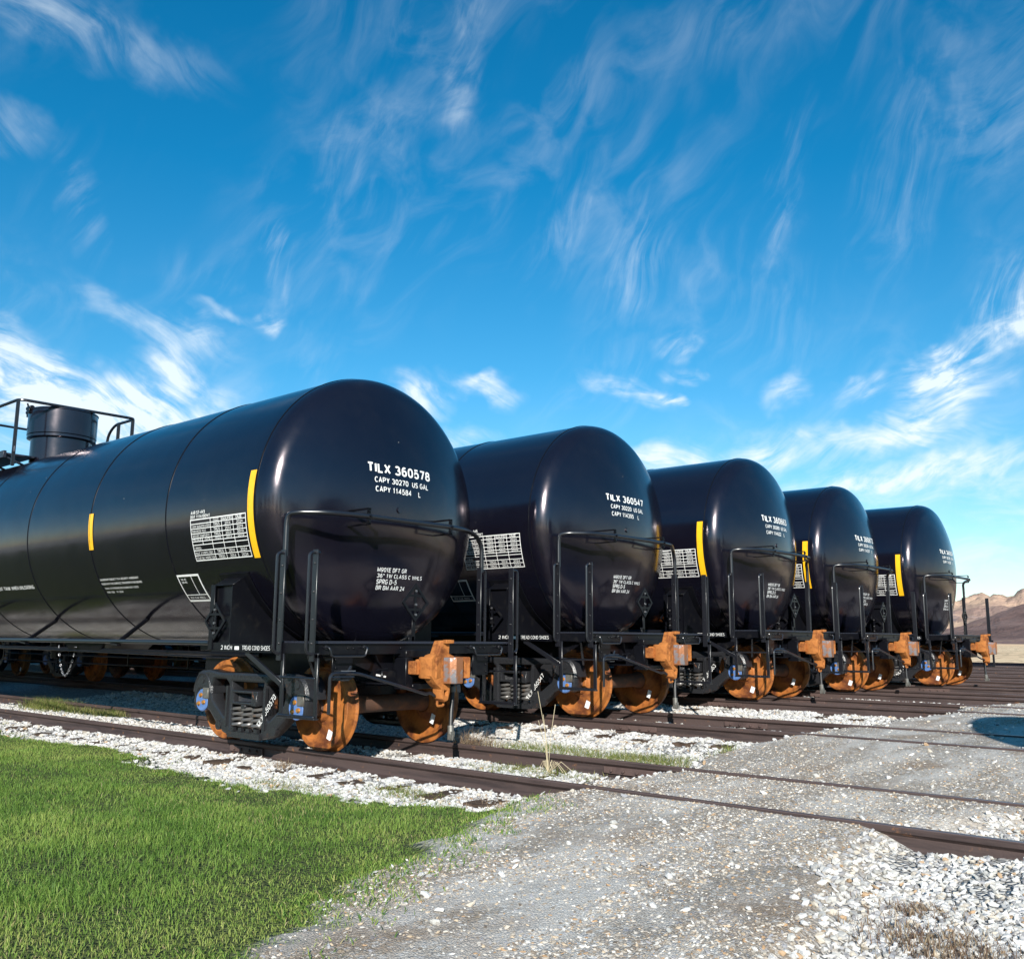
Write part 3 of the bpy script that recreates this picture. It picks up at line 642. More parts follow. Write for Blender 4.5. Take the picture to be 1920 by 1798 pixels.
    # ---- side handrail, struts, brake rods, outlet
    for s in (-1, 1):
        b = MB(); b.tube([(-1.10, s*1.50, 1.115), (2*XM+1.10, s*1.50, 1.115)], .026, 10)
        part('side_handrail', b, M['pipe'], root)
        for i, x in enumerate((-3.25, -5.9, -8.6, -11.2)):
            b = MB(); a = R_(-52); b.tube([(x+.08, s*1.50, 1.09), (x-.20, s*(TR)*math.cos(a), TZ+TR*math.sin(a))], .028, 8); b.beam((x+.14, s*1.5, 1.07), (x-.04, s*1.5, 1.085), .05, .02)
            part('handrail_strut', b, M['frame'], root)
    b = MB()
    for y, z in ((1.30, .80), (1.30, .66)): b.tube([(-13.5, y, z), (-.9, y, z)], .014, 8)
    for x in (-11, -8.2, -6.2, -4.1, -2.1): b.box((x-.012, 1.28, .64), (x+.012, 1.30, 1.15)); b.beam((x, 1.29, 1.14), (x, .9, 1.5), .03, .02)
    b.tube([(-13.5, -.35, .98), (-1.8, -.35, .96)], .03, 8); b.tube([(-12.5, -.55, 1.0), (-1.9, -.55, .92), (-1.2, -.5, .62)], .012, 8)
    part('brake_rod', b, M['frame'], root)
    b = MB(); b.lathe([(.10, 1.3), (.10, .98), (.15, .97), (.15, .92), (.08, .91), (.08, .80)], (-8.2, 0, 0), (0, 0, 1), 20); 
    b.add([(-5.4, -.45, 1.27), (-7.2, -.45, 1.27), (-6.9, -.38, .95), (-5.9, -.38, .95), (-5.4, .45, 1.27), (-7.2, .45, 1.27), (-6.9, .38, .95), (-5.9, .38, .95)], [(0, 1, 2, 3), (7, 6, 5, 4), (0, 3, 7, 4), (1, 5, 6, 2), (3, 2, 6, 7)])
    part('bottom_outlet', b, M['frame'], root, bevel=.01)
    b = MB()
    for i in range(16):
        t_ = i/15.; c_ = Vector((-5.75+.52*t_, -1.05, 1.02-.40*math.sin(math.pi*t_)**.8)); t2 = (i+1)/15.; d_ = Vector((.52/15, 0, -(.40*math.sin(math.pi*min(t2, 1))**.8)+.40*math.sin(math.pi*t_)**.8)); d_ = d_.normalized() if d_.length > 0 else Vector((1, 0, 0)); u_ = Vector((0, 1, 0)) if i % 2 else d_.cross(Vector((0, 1, 0)))
        b.tube([c_+d_*.024*math.cos(w_)+u_*.012*math.sin(w_) for w_ in np.linspace(0, 2*math.pi, 10, endpoint=False)], .006, 5, True)
    part('chain', b, M['steel'], root)
    return root, tank, tr

TRK = [(0.0, -.147), (4.177, -.013), (8.265, .059), (12.292, .053), (16.319, .053)]
CARX = [.01, .30, .695, .775, 1.215]
NUMS = [('360578', '30270', '114584'), ('360547', '30220', '114395'), ('360663', '30280', '114622'), ('360673', '30236', '114357'), ('360524', '30238', '114587')]
LAB = ['large glossy black tank car in the foreground, numbered 360578, on the track beside the grass',
       'glossy black tank car numbered 360547, second from the camera',
       'glossy black tank car numbered 360663, in the middle of the row of five',
       'glossy black tank car numbered 360673, fourth from the camera, second from the far right end',
       'smallest and farthest glossy black tank car, numbered 360524, with desert hills beside it']
proto, ptank, ptruck = make_car()
cars = [proto]
for i in range(1, 5): cars.append(copy_tree(proto))
GC = 'black tank cars parked side by side'
for i, c in enumerate(cars):
    c.location = (CARX[i], TRK[i][0], TRK[i][1])
    kids = children(c); tk = [k for k in kids if k.name.startswith('tank')][0]; tr = [k for k in kids if k.name.split('.')[0] == 'truck'][0]
    if i == 1:          # the second car shows no stripe beside its near seam
        for ch in children(tk):
            if ch.data in NEAR: bpy.data.objects.remove(ch)
    head_lettering(*NUMS[i], tk); truck_number(NUMS[i][0], tr)
    tag(c, LAB[i], 'tank car', GC)
BEH = ['tank car coupled behind the nearest tank car, almost wholly past the left edge', 'tank car coupled behind the second tank car, glimpsed only under the nearest one', 'tank car coupled behind the middle tank car, glimpsed only under the nearest one',
       'tank car coupled behind the fourth tank car, glimpsed only as dark wheels', 'tank car coupled behind the farthest tank car, glimpsed only as dark wheels']
for i in range(5):
    c = copy_tree(proto, skip=('top_railing', 'top_platform', 'car_number_lettering', 'truck_number_lettering')); c.location = (CARX[i]-18.25, TRK[i][0], TRK[i][1]); tag(c, BEH[i], 'tank car', 'tank cars coupled behind the row')
# the next car on the first track, beyond the crossing (its shadow falls on the road)
oc = copy_tree(proto, skip=('car_number_lettering', 'truck_number_lettering')); oc.location = (9.72, 0.0, TRK[0][1]); oc.rotation_euler.z = math.pi
tag(oc, 'black tank car on the nearest track, right of the gravel crossing, casting its shadow there', 'tank car', 'tank cars beyond the crossing')
# ------------------------------------------------------------------ ground
def vnoise(x, y, sc, seed=0, octs=3):
    out = np.zeros_like(x, dtype=float); amp = 1.; tot = 0
    for o in range(octs):
        r = np.random.default_rng(seed*17+o); tbl = r.random((256, 256)); u = x*sc*2**o+37.3*o; v = y*sc*2**o+11.7*o
        iu = np.floor(u).astype(int); iv = np.floor(v).astype(int); fu = u-iu; fv = v-iv; fu = fu*fu*(3-2*fu); fv = fv*fv*(3-2*fv)
        a = tbl[iu % 256, iv % 256]; b = tbl[(iu+1) % 256, iv % 256]; c = tbl[iu % 256, (iv+1) % 256]; d = tbl[(iu+1) % 256, (iv+1) % 256]
        out += amp*((a*(1-fu)+b*fu)*(1-fv)+(c*(1-fu)+d*fu)*fv); tot += amp; amp *= .5
    return out/tot
def sst(a, b, x): t = np.clip((x-a)/(b-a), 0, 1); return t*t*(3-2*t)
TY = [t[0] for t in TRK]+[16.319+4.05*i for i in range(1, 6)]
TZS = [t[1] for t in TRK]+[.053]*5
def railtop(y): return np.interp(y, [-7, -1.6]+[t+d for t in TY for d in (-.95, .95)], [-.25, -.17]+[z for z in TZS for d in (0, 1)])
def road_mask(x, y):
    n = (vnoise(x, y, 1.1, 3)-.5)*.55+(vnoise(x, y, 5., 4)-.5)*.16
    xl = np.interp(y, [-9, -6, -4.9, -4.26, -2.4, -1.85, -.72, .75, 1.9, 3.43, 4.93, 7.5, 9, 15, 30], [5.2, 4.2, 3.9, 3.6, 3.0, 3.1, 3.2, 3.3, 3.15, 3.35, 3.45, 3.9, 3.6, 5.2, 8])
    xr = np.interp(y, [-9, -6, -3.7, -.9, .75, 3, 5, 9, 15, 30], [8.0, 7.2, 6.45, 5.9, 6.7, 8.4, 9.5, 10.5, 12, 15])
    return sst(-.12, .22, x-xl+n)*sst(-.12, .30, xr-x+n)
GP = np.array([(-30, -.95), (-9, -1.2), (-5.33, -1.88), (-4.0, -1.75), (-2.7, -1.62), (-1.9, -1.75), (-1.45, -2.1), (-.1, -2.2), (1.04, -2.15), (1.99, -1.80), (2.6, -1.58), (3.35, -1.62), (3.70, -2.2), (4.0, -3.4), (4.3, -4.1), (4.56, -4.75), (5.0, -6.4), (6.5, -9), (8, -14), (8, -60), (-60, -60), (-60, -1)], dtype=float)
def grass_dist(x, y):      # signed distance to the grass outline, + inside
    d = np.full(x.shape, 1e9); ins = np.zeros(x.shape, bool); n = len(GP)
    for i in range(n):
        (ax, ay), (bx, by) = GP[i], GP[(i+1) % n]; ex, ey = bx-ax, by-ay
        t = np.clip(((x-ax)*ex+(y-ay)*ey)/(ex*ex+ey*ey), 0, 1); d = np.minimum(d, np.hypot(x-ax-t*ex, y-ay-t*ey))
        if ay != by: ins ^= ((ay > y) != (by > y)) & (x < (bx-ax)*(y-ay)/(by-ay)+ax)
    return np.where(ins, d, -d)
def grass_mask(x, y):
    n = (vnoise(x, y, 1.6, 9)-.5)*.6+(vnoise(x, y, 7., 10)-.5)*.35
    east = sst(8.7, 9.6, x)*sst(52, 46, y)  # unseen eastern ground added as dark grass, so the tank heads mirror it dark
    return np.maximum(sst(-.10, .16, grass_dist(x, y)+n), east)
def gz(x, y):
    c = road_mask(x, y); zt = railtop(y)
    dt = np.min([np.abs(y-t) for t in TY], axis=0)
    base = zt-.168-.045*sst(.8, 1.7, dt)+(vnoise(x, y, 2.2, 1)-.5)*.05
    inner = sst(1.2, .9, np.abs(y)); base = np.where(y < -1.0, np.minimum(base, -.315+.0*y), base)
    right = sst(5.9, 6.6, x)*sst(1, -.2, y); base = base+right*.06
    top = zt-.014+(vnoise(x, y, 1.5, 2)-.5)*.012
    top = top-.03*sst(-.9, -5.5, y)
    z = base*(1-c)+top*c
    # keep the gravel just under the head of every buried rail
    for t in TY:
        for s in (-.752, .752): 
            k = np.exp(-((y-t-s)/.07)**2)*c; z = z-.008*k
    g = grass_mask(x, y); z = z*(1-g)+g*(-.275+(vnoise(x, y, .5, 5)-.5)*.06+sst(-1.5, -12, y)*-.05)
    far = sst(42, 60, y); z = z*(1-far)+far*(-.02)
    z = z-sst(60, 400, np.hypot(x, y))*.25
    return z
def axis(breaks):
    out = []
    for a, b, st in breaks: out += list(np.arange(a, b, st))
    return np.array(out)
def grid_mesh(name, xs_, ys_, zf, material, attr=None):
    X, Y = np.meshgrid(xs_, ys_, indexing='ij'); Z = zf(X, Y); nx, ny = X.shape
    me = bpy.data.meshes.new(name); co = np.stack([X, Y, Z], -1).reshape(-1, 3).astype(np.float32)
    i, j = np.meshgrid(np.arange(nx-1), np.arange(ny-1), indexing='ij'); a = (i*ny+j).ravel(); q = np.stack([a, a+ny, a+ny+1, a+1], 1)
    fast_mesh(me, co, q, 4); me.materials.append(material); me.shade_smooth()
    if attr:
        C_ = attr(X.ravel(), Y.ravel()); at = me.attributes.new('zone', 'FLOAT_COLOR', 'POINT'); at.data.foreach_set('color', C_.astype(np.float32).ravel())
    o = bpy.data.objects.new(name, me); COL.objects.link(o); return o
def fast_mesh(me, co, faces, k):
    me.vertices.add(len(co)); me.vertices.foreach_set('co', co.astype(np.float32).ravel())
    me.loops.add(faces.size); me.loops.foreach_set('vertex_index', faces.astype(np.int32).ravel())
    me.polygons.add(len(faces)); me.polygons.foreach_set('loop_start', np.arange(0, faces.size, k, dtype=np.int32))
    me.update(calc_edges=True)
def ground_mat():
    m = bpy.data.materials.new('ground'); m.use_nodes = True; nt = m.node_tree; g = NT(nt); b = nt.nodes['Principled BSDF']; b.inputs['Roughness'].default_value = .92; b.inputs['Specular IOR Level'].default_value = .2
    ob = g.n('ShaderNodeTexCoord').outputs['Object']
    z = g.n('ShaderNodeSeparateColor', ins={0: g.n('ShaderNodeAttribute', attribute_name='zone').outputs['Color']}).outputs
    flat = g.n('ShaderNodeMapping', ins={'Vector': ob, 'Scale': (1, 1, .35)}).outputs[0]
    def stones(sc, rnd=1.0):
        wp = g.n('ShaderNodeVectorMath', operation='MULTIPLY_ADD', ins={0: g.noise(flat, sc*1.2, 2, .5, 0, 1), 1: (.4/sc, .4/sc, 0), 2: flat}).outputs[0]
        v = g.n('ShaderNodeTexVoronoi', ins={'Vector': wp, 'Scale': sc, 'Randomness': rnd}); e = g.n('ShaderNodeTexVoronoi', feature='DISTANCE_TO_EDGE', ins={'Vector': wp, 'Scale': sc, 'Randomness': rnd})
        s = g.n('ShaderNodeSeparateColor', ins={0: v.outputs['Color']}).outputs
        return s, e.outputs['Distance']
    s1, e1 = stones(24.)
    bc = g.ramp(s1[0], [(0, (.26, .26, .26)), (.25, (.44, .43, .41)), (.55, (.56, .55, .52)), (.8, (.42, .39, .34)), (.9, (.30, .31, .33)), (1, (.58, .57, .54))])
    bc = g.mix(g.mr(e1, .0, .10, .0, 1.), (.10, .09, .08), bc)
    dirt = g.mr(g.noise(ob, .9, 6, .65), .58, .74, 0, .7); bc = g.mix(dirt, bc, (.20, .165, .13))
    # compacted crossing gravel
    s2, e2 = stones(70.); s3, e3 = stones(30.)
    rc = g.ramp(g.noise(ob, 45., 6, .7), [(.3, (.215, .178, .140)), (.7, (.43, .37, .295))])
    pc = g.ramp(s2[0], [(0, (.15, .145, .14)), (.3, (.33, .30, .26)), (.55, (.50, .47, .42)), (.75, (.27, .275, .30)), (.84, (.42, .27, .15)), (1, (.72, .69, .64))])
    rc = g.mix(g.m('MULTIPLY', g.mr(s2[1], .35, .4), g.mr(e2, .02, .12)), rc, pc)
    pc3 = g.ramp(s3[0], [(0, (.25, .26, .30)), (.4, (.52, .50, .46)), (.8, (.70, .68, .64)), (1, (.45, .33, .2))])
    rc = g.mix(g.m('MULTIPLY', g.mr(s3[1], .72, .76), g.mr(e3, .05, .16)), rc, pc3)
    mott = g.n('ShaderNodeMapping', ins={'Vector': ob, 'Rotation': (0, 0, R_(22)), 'Scale': (1.3, .45, 1)}).outputs[0]
    rc = g.mix(g.mr(g.noise(mott, 1.3, 6, .62), .42, .60, 0, .72), rc, (.62, .595, .55)); rc = g.mix(g.mr(g.noise(ob, .8, 5, .6), .50, .68, 0, .55), rc, (.27, .185, .12))
    c = g.mix(z[1], bc, rc)
    gc = g.ramp(g.noise(ob, 30., 5, .7), [(.3, (.035, .060, .014)), (.7, (.10, .11, .040))]); c = g.mix(z[0], c, gc)
    # dry lake bed
    vd = g.n('ShaderNodeTexVoronoi', feature='DISTANCE_TO_EDGE', ins={'Vector': ob, 'Scale': .55}); cr = g.mr(vd.outputs['Distance'], .03, .10)
    pl = g.ramp(g.noise(g.n('ShaderNodeMapping', ins={'Vector': ob, 'Scale': (.6, .12, 1)}).outputs[0], .35, 6, .7), [(.3, (.70, .47, .27)), (.7, (.92, .70, .44))]); pl = g.mix(cr, (.38, .26, .15), pl)
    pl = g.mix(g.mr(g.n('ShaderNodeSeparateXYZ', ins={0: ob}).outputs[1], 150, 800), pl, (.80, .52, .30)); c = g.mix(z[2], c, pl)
    yy = g.n('ShaderNodeSeparateXYZ', ins={0: ob}).outputs[1]
    nt.links.new(c, b.inputs['Base Color'])
    hh = g.m('MULTIPLY', g.m('MINIMUM', e1, .35), .08); h2 = g.m('ADD', g.m('MULTIPLY', g.m('MINIMUM', e2, .3), .025), g.m('MULTIPLY', g.m('MINIMUM', e3, .2), .02))
    H = g.m('MULTIPLY', g.n('ShaderNodeMix', data_type='FLOAT', ins={0: z[1], 2: hh, 3: h2}).outputs[0], g.m('MULTIPLY', g.m('SUBTRACT', 1., z[2]), g.mr(yy, 60, 12, .25, 1)))
    nt.links.new(g.n('ShaderNodeBump', ins={'Strength': 1., 'Distance': .6, 'Height': H}).outputs[0], b.inputs['Normal'])
    return m
def zone(x, y):
    pl = sst(41, 44, y+0*x); g = grass_mask(x, y)*(1-pl); return np.stack([g, road_mask(x, y)*(1-g)*(1-pl), pl, np.ones_like(x)], 1)
far = [400, 700, 1200, 2500, 6000, 9000]
xs_ = np.concatenate([[-9000, -6000, -2500, -1200, -700, -400], axis([(-300, -60, 30), (-60, -12, 3), (-12, 8.5, .06), (8.5, 12, .2), (12, 60, 3), (60, 330, 30)]), far])
ys_ = np.concatenate([[-9000, -6000, -2500, -1200, -700, -400], axis([(-300, -30, 30), (-30, -7, 1), (-7, 10.2, .06), (10.2, 50, .4), (50, 330, 20)]), far])
GM = ground_mat()
gr = grid_mesh('ground', xs_, ys_, gz, GM, zone); tag(gr, kind='structure')

# dark strip beyond the last track: bed with rail shadow put into its colour
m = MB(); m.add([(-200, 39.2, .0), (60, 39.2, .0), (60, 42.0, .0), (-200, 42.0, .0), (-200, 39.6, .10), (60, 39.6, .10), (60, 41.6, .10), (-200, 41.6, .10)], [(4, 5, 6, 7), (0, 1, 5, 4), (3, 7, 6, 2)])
tag(part('shadow_bed_strip', m, mat('dark_bed_shadow', (.012, .012, .016), .95, 0, .0)[0]), kind='structure')

# ------------------------------------------------------------------ tracks
RPROF = [(-.07, -.172), (.07, -.172), (.07, -.162), (.018, -.148), (.010, -.13), (.010, -.062), (.030, -.045), (.037, -.038), (.037, -.010), (.028, -.001), (0, 0), (-.028, -.001), (-.037, -.010), (-.037, -.038), (-.030, -.045), (-.010, -.062), (-.010, -.13), (-.018, -.148), (-.07, -.162)]
def rail_mat():
    m, g, b, ob = mat('rail_head', (.15, .10, .085), .5, .3, .5); nt = m.node_tree
    sx = g.n('ShaderNodeSeparateXYZ', ins={0: ob}).outputs
    st = g.n('ShaderNodeMapping', ins={'Vector': ob, 'Scale': (.35, 6, 6)}).outputs[0]
    c = g.mix(g.mr(g.noise(st, 3.0, 6, .7), .42, .68), (.078, .052, .047), (.036, .024, .023)); c = g.mix(g.mr(g.noise(ob, 7, 5, .7), .62, .72), c, (.24, .11, .05))
    top = g.mr(sx[2], -.006, -.002); c = g.mix(top, c, (.15, .105, .092)); nt.links.new(c, b.inputs['Base Color'])
    nt.links.new(g.mr(top, 0, 1, .68, .38), b.inputs['Roughness']); nt.links.new(g.n('ShaderNodeBump', ins={'Strength': .4, 'Distance': .004, 'Height': g.noise(ob, 25, 4, .6)}).outputs[0], b.inputs['Normal'])
    return m
RM = rail_mat()
def rail_mb(x0, x1, y):
    b = MB(); n = len(RPROF); cuts = [x0]
    while cuts[-1] < x1: cuts.append(min(cuts[-1]+2.0, x1))
    vs = [(x, y+p, q) for x in cuts for p, q in RPROF]; fs = [(i*n+j, i*n+(j+1) % n, (i+1)*n+(j+1) % n, (i+1)*n+j) for i in range(len(cuts)-1) for j in range(n)]
    return b.add(vs, fs)
TLAB = ['nearest railway track, under the first tank car and beside the grass', 'railway track under the second tank car', 'railway track under the third tank car', 'railway track under the fourth tank car', 'railway track under the farthest tank car']
TLAB2 = ['empty track right behind the farthest tank car', 'second empty track behind the farthest tank car', 'third empty track behind the farthest tank car', 'fourth empty track, one short of the dry lake bed', 'last empty track, nearest the dry lake bed']
GT = 'parallel railway tracks of the yard'
tie = MB(); tie.box((-.115, -1.28, -.34), (.115, 1.28, -.176)); 
for s in (-1, 1): tie.box((-.10, s*.752-.13, -.176), (.10, s*.752+.13, -.168))
tie_me = tie.mesh('tie', M['tie'])
fp_me = None
for i in range(10):
    e = empty('railway_track', (0, TY[i], TZS[i])); tag(e, (TLAB+TLAB2)[i], 'railway track', GT)
    x0, x1 = (-26, 14) if i < 5 else (-40, 16)
    if i == 0: x1 = 30
    for s in (-.7535, .7535):
        rl = part('rail', rail_mb(x0, x1, s), RM, e, ang=30)
        for x in ([-1.35, 7.4] if i == 0 and s < 0 else [-3.95+i*1.3, 2.1-i*.9+(.8 if s > 0 else 0)]):
            b = MB()
            for t in (-1, 1):
                b.box((x-.32, s+t*.026-.012, -.128), (x+.32, s+t*.026+.012, -.060))
                for k_ in (-.22, -.08, .08, .22): b.cyl((x+k_, s+t*.036, -.095), (x+k_, s+t*.058, -.095), .017, 6)
            if i < 5: part('joint_bar', b, M['railside'], rl, bevel=.003)
    if i < 5:
        for k_ in range(46):
            x = -19.7+.56*k_+random.uniform(-.03, .03)
            if i >= 1 and x < -9: continue
            o = bpy.data.objects.new('tie', tie_me); COL.objects.link(o); o.parent = e; o.location = (x, random.uniform(-.05, .05), random.uniform(-.006, .012)); o.rotation_euler.z = random.uniform(-.02, .02)
# white block lying between the far tracks
b = MB(); b.box((-.05, -.04, -.02), (.05, .04, .10)); b.box((-.055, -.045, .10), (.055, .045, .12))
o = part('white_post', b, M['white'], bevel=.008); xx, yy = 2.05, 8.93; o.location = (1.75, 9.85, float(gz(np.array([1.75]), np.array([9.85]))[0])); tag(o, 'short white marker post standing between the tracks at right', 'marker post')

# ------------------------------------------------------------------ loose stones
def visible(x, y, mg=1.2):
    dx, dy = x-CAM.x, y-CAM.y; a = dx*math.cos(YAW)+dy*math.sin(YAW); b = -dx*math.sin(YAW)+dy*math.cos(YAW)
    return (b > 1.5) & (np.abs(a) < b*.56+mg)
ICO = None
def ico():
    t = (1+5**.5)/2; v = np.array([(-1, t, 0), (1, t, 0), (-1, -t, 0), (1, -t, 0), (0, -1, t), (0, 1, t), (0, -1, -t), (0, 1, -t), (t, 0, -1), (t, 0, 1), (-t, 0, -1), (-t, 0, 1)])/math.sqrt(1+t*t)
    f = np.array([(0, 11, 5), (0, 5, 1), (0, 1, 7), (0, 7, 10), (0, 10, 11), (1, 5, 9), (5, 11, 4), (11, 10, 2), (10, 7, 6), (7, 1, 8), (3, 9, 4), (3, 4, 2), (3, 2, 6), (3, 6, 8), (3, 8, 9), (4, 9, 5), (2, 4, 11), (6, 2, 10), (8, 6, 7), (9, 8, 1)])
    return v, f
def stone_mat(name, pts):
    m = bpy.data.materials.new(name); m.use_nodes = True; nt = m.node_tree; g = NT(nt); b = nt.nodes['Principled BSDF']; b.inputs['Roughness'].default_value = .85; b.inputs['Specular IOR Level'].default_value = .25
    ob = g.n('ShaderNodeTexCoord').outputs['Object']
    t = g.n('ShaderNodeAttribute', attribute_name='tint').outputs['Fac']
    c = g.ramp(t, pts, 'CONSTANT'); c = g.mix(g.mr(g.noise(ob, 60., 4, .6), .4, .75, 0, .35), c, (.33, .29, .24)); nt.links.new(c, b.inputs['Base Color'])
    return m
def stones(name, x, y, size, flat, sink, material, label, cat='gravel'):
    n = len(x); V, Fc = ico(); k = 8; var = []
    for i in range(k*3): 
        r = np.random.default_rng(100+i); vv = V*(1+r.uniform(-.42, .34, (12, 1)))*np.array([1.08, r.uniform(.5, .85), r.uniform(.42, .75)]); var.append(vv)
    var = np.array(var); idx = rng.integers(0, len(var), n); P_ = var[idx]*size[:, None, None]*np.array([1, 1, flat])
    a = rng.uniform(0, 2*math.pi, n); tx = rng.normal(0, .28, n); ca, sa = np.cos(a), np.sin(a)
    z_ = P_[:, :, 2]+P_[:, :, 0]*np.sin(tx)[:, None]; X_ = P_[:, :, 0]*ca[:, None]-P_[:, :, 1]*sa[:, None]; Y_ = P_[:, :, 0]*sa[:, None]+P_[:, :, 1]*ca[:, None]
    zb = gz(x, y)+size*flat*sink
    co = np.stack([X_+x[:, None], Y_+y[:, None], z_+zb[:, None]], -1).reshape(-1, 3)
    fs = (Fc[None]+(np.arange(n)*12)[:, None, None]).reshape(-1, 3); me = bpy.data.meshes.new(name); fast_mesh(me, co, fs, 3); me.shade_flat(); me.materials.append(material)
    t = np.repeat(rng.random(n), 12); at = me.attributes.new('tint', 'FLOAT', 'POINT'); at.data.foreach_set('value', t.astype(np.float32))
    o = bpy.data.objects.new(name, me); COL.objects.link(o); tag(o, label, cat, kind='stuff'); return o
def scatter(n, x0, x1, y0, y1, dens):
    x = rng.uniform(x0, x1, n); y = rng.uniform(y0, y1, n); k = visible(x, y); x, y = x[k], y[k]; k = rng.random(len(x)) < dens(x, y); return x[k], y[k]
SM_B = stone_mat('ballast_stone', [(0, (.54, .53, .51)), (.30, (.44, .43, .40)), (.50, (.60, .59, .57)), (.66, (.34, .34, .35)), (.78, (.48, .43, .36)), (.86, (.24, .235, .24)), (.92, (.64, .63, .61)), (.975, (.40, .27, .16))])
SM_R = stone_mat('road_stone', [(0, (.34, .30, .25)), (.20, (.46, .42, .37)), (.36, (.23, .195, .16)), (.50, (.58, .55, .50)), (.60, (.27, .27, .29)), (.70, (.68, .66, .61)), (.77, (.17, .135, .105)), (.85, (.38, .24, .13)), (.91, (.47, .37, .26))])
def railgap(y, w=.075): return np.min([np.abs(y-t-s) for t in TY for s in (-.7535, .7535)], axis=0) > w
def db(x, y):   # ballast density
    g = grass_mask(x, y); r = road_mask(x, y); d = np.hypot(x-CAM.x, y-CAM.y); tie = (np.abs((x+19.7+.28) % .56-.28) < .10) & (np.min([np.abs(y-t) for t in TY], axis=0) < 1.27) & (vnoise(x, y, 1.9, 77) > .40); return np.where(tie, .12, 1)*(1-g*1.02)*(1-r*.996)*np.clip(1.4-d/17., .25, 1)*np.where(railgap(y, .06), 1, 0)*np.where(vnoise(x, y, .8, 21) > .30, 1, .35)
x, y = scatter(600000, -12, 8.5, -6.5, 11.5, db); d_ = np.hypot(x-CAM.x, y-CAM.y)
near = sst(5.9, 6.5, x)*(y < .8)
stones('ballast', x, y, rng.uniform(.013, .031, len(x))*(1-.14*near)*(1+.12*np.clip(d_-9, 0, 8)*.4), 1.0, .35, SM_B, 'white crushed stone ballast spread between and beside the rails', 'ballast')
def dr(x, y):
    d = np.hypot(x-CAM.x, y-CAM.y); n_ = vnoise(x*1.3-y*.3, y*.45+x*.2, 1.4, 33); return road_mask(x, y)*(1-grass_mask(x, y))*np.clip(1.5-d/9., .12, 1)*np.clip(.25+2.0*sst(.42, .60, n_), 0, 1)*np.where(railgap(y, .05), 1, 0)
x, y = scatter(420000, 2.5, 10, -6.8, 12, dr)
stones('crossing_gravel', x, y, .0038+.0115*rng.random(len(x))**2.6, .8, .10, SM_R, 'loose grey and tan gravel pressed into the vehicle crossing')
x, y = scatter(17000, 2.5, 10, -6.8, 12, lambda x, y: dr(x, y)*.6)
stones('crossing_gravel', x, y, rng.uniform(.008, .018, len(x)), .7, .0, SM_R, 'larger pale stones scattered over the vehicle crossing')

# ------------------------------------------------------------------ grass
def grass_mat(name, cols):
    m = bpy.data.materials.new(name); m.use_nodes = True; nt = m.node_tree; g = NT(nt); b = nt.nodes['Principled BSDF']; b.inputs['Roughness'].default_value = .55; b.inputs['Specular IOR Level'].default_value = .25
    t = g.n('ShaderNodeAttribute', attribute_name='tint').outputs['Fac']; c = g.ramp(t, cols); nt.links.new(c, b.inputs['Base Color'])
    tr = g.n('ShaderNodeBsdfTranslucent', ins={'Color': c}); mx = g.n('ShaderNodeMixShader', ins={0: .35, 1: b.outputs[0], 2: tr.outputs[0]}); nt.links.new(mx.outputs[0], nt.nodes['Material Output'].inputs[0]); return m
def blades(name, x, y, z, h, w, lean, tint, material, la=None):
    n = len(x); a = rng.uniform(0, 2*math.pi, n); la = rng.uniform(0, 2*math.pi, n) if la is None else la; L = lean*h
    ux, uy = np.cos(a)*w/2, np.sin(a)*w/2; dx, dy = np.cos(la)*L, np.sin(la)*L
    P_ = np.stack([np.stack([x-ux, y-uy, z], 1), np.stack([x+ux, y+uy, z], 1), np.stack([x+ux*.8+dx*.35, y+uy*.8+dy*.35, z+h*.55], 1), np.stack([x-ux*.8+dx*.35, y-uy*.8+dy*.35, z+h*.55], 1), np.stack([x+dx, y+dy, z+h*(1-.25*lean)], 1)], 1)
    co = P_.reshape(-1, 3); o5 = (np.arange(n)*5)[:, None]; fs = np.concatenate([o5+np.array([[0, 1, 2]]), o5+np.array([[0, 2, 3]]), o5+np.array([[3, 2, 4]])]); me = bpy.data.meshes.new(name); fast_mesh(me, co, fs, 3); me.materials.append(material)
    at = me.attributes.new('tint', 'FLOAT', 'POINT'); at.data.foreach_set('value', np.repeat(tint, 5).astype(np.float32)); o = bpy.data.objects.new(name, me); COL.objects.link(o); return o
GR = grass_mat('grass_blades', [(0, (.060, .125, .024)), (.3, (.120, .225, .038)), (.6, (.215, .325, .062)), (.82, (.36, .41, .11)), (.93, (.38, .36, .13)), (1, (.46, .39, .21))])
def dg(x, y):
    d = np.hypot(x-CAM.x, y-CAM.y); g = grass_mask(x, y); return np.clip(g*1.15-.05, 0, 1)*np.clip(1.25-d/22., .3, 1)*(.55+.45*sst(.3, .5, vnoise(x, y, 2.0, 41)))
x, y = scatter(800000, -13, 6.5, -8.2, -1.0, dg)
pn = vnoise(x, y, .7, 42); pf = vnoise(x, y, 3.0, 43)
ed = np.clip(grass_dist(x, y)/1.3, 0, 1)
tint = np.clip(-.12+1.15*(pn*.5+pf*.5)+rng.normal(0, .13, len(x))+.10*(1-ed), 0, .80); dead = rng.random(len(x)) < (.02+.10*sst(.60, .70, vnoise(x, y, 1.1, 44))); tint = np.where(dead, rng.uniform(.88, 1, len(x)), tint)
h = rng.uniform(.018, .060, len(x))*(.35+1.25*vnoise(x, y, 2.2, 45))*(.45+.55*ed)
o = blades('grass', x, y, gz(x, y)-.004, h, rng.uniform(.0022, .0050, len(x)), rng.uniform(.1, .95, len(x)), tint, GR); tag(o, 'bright green lawn grass in the left foreground', 'grass', kind='stuff')
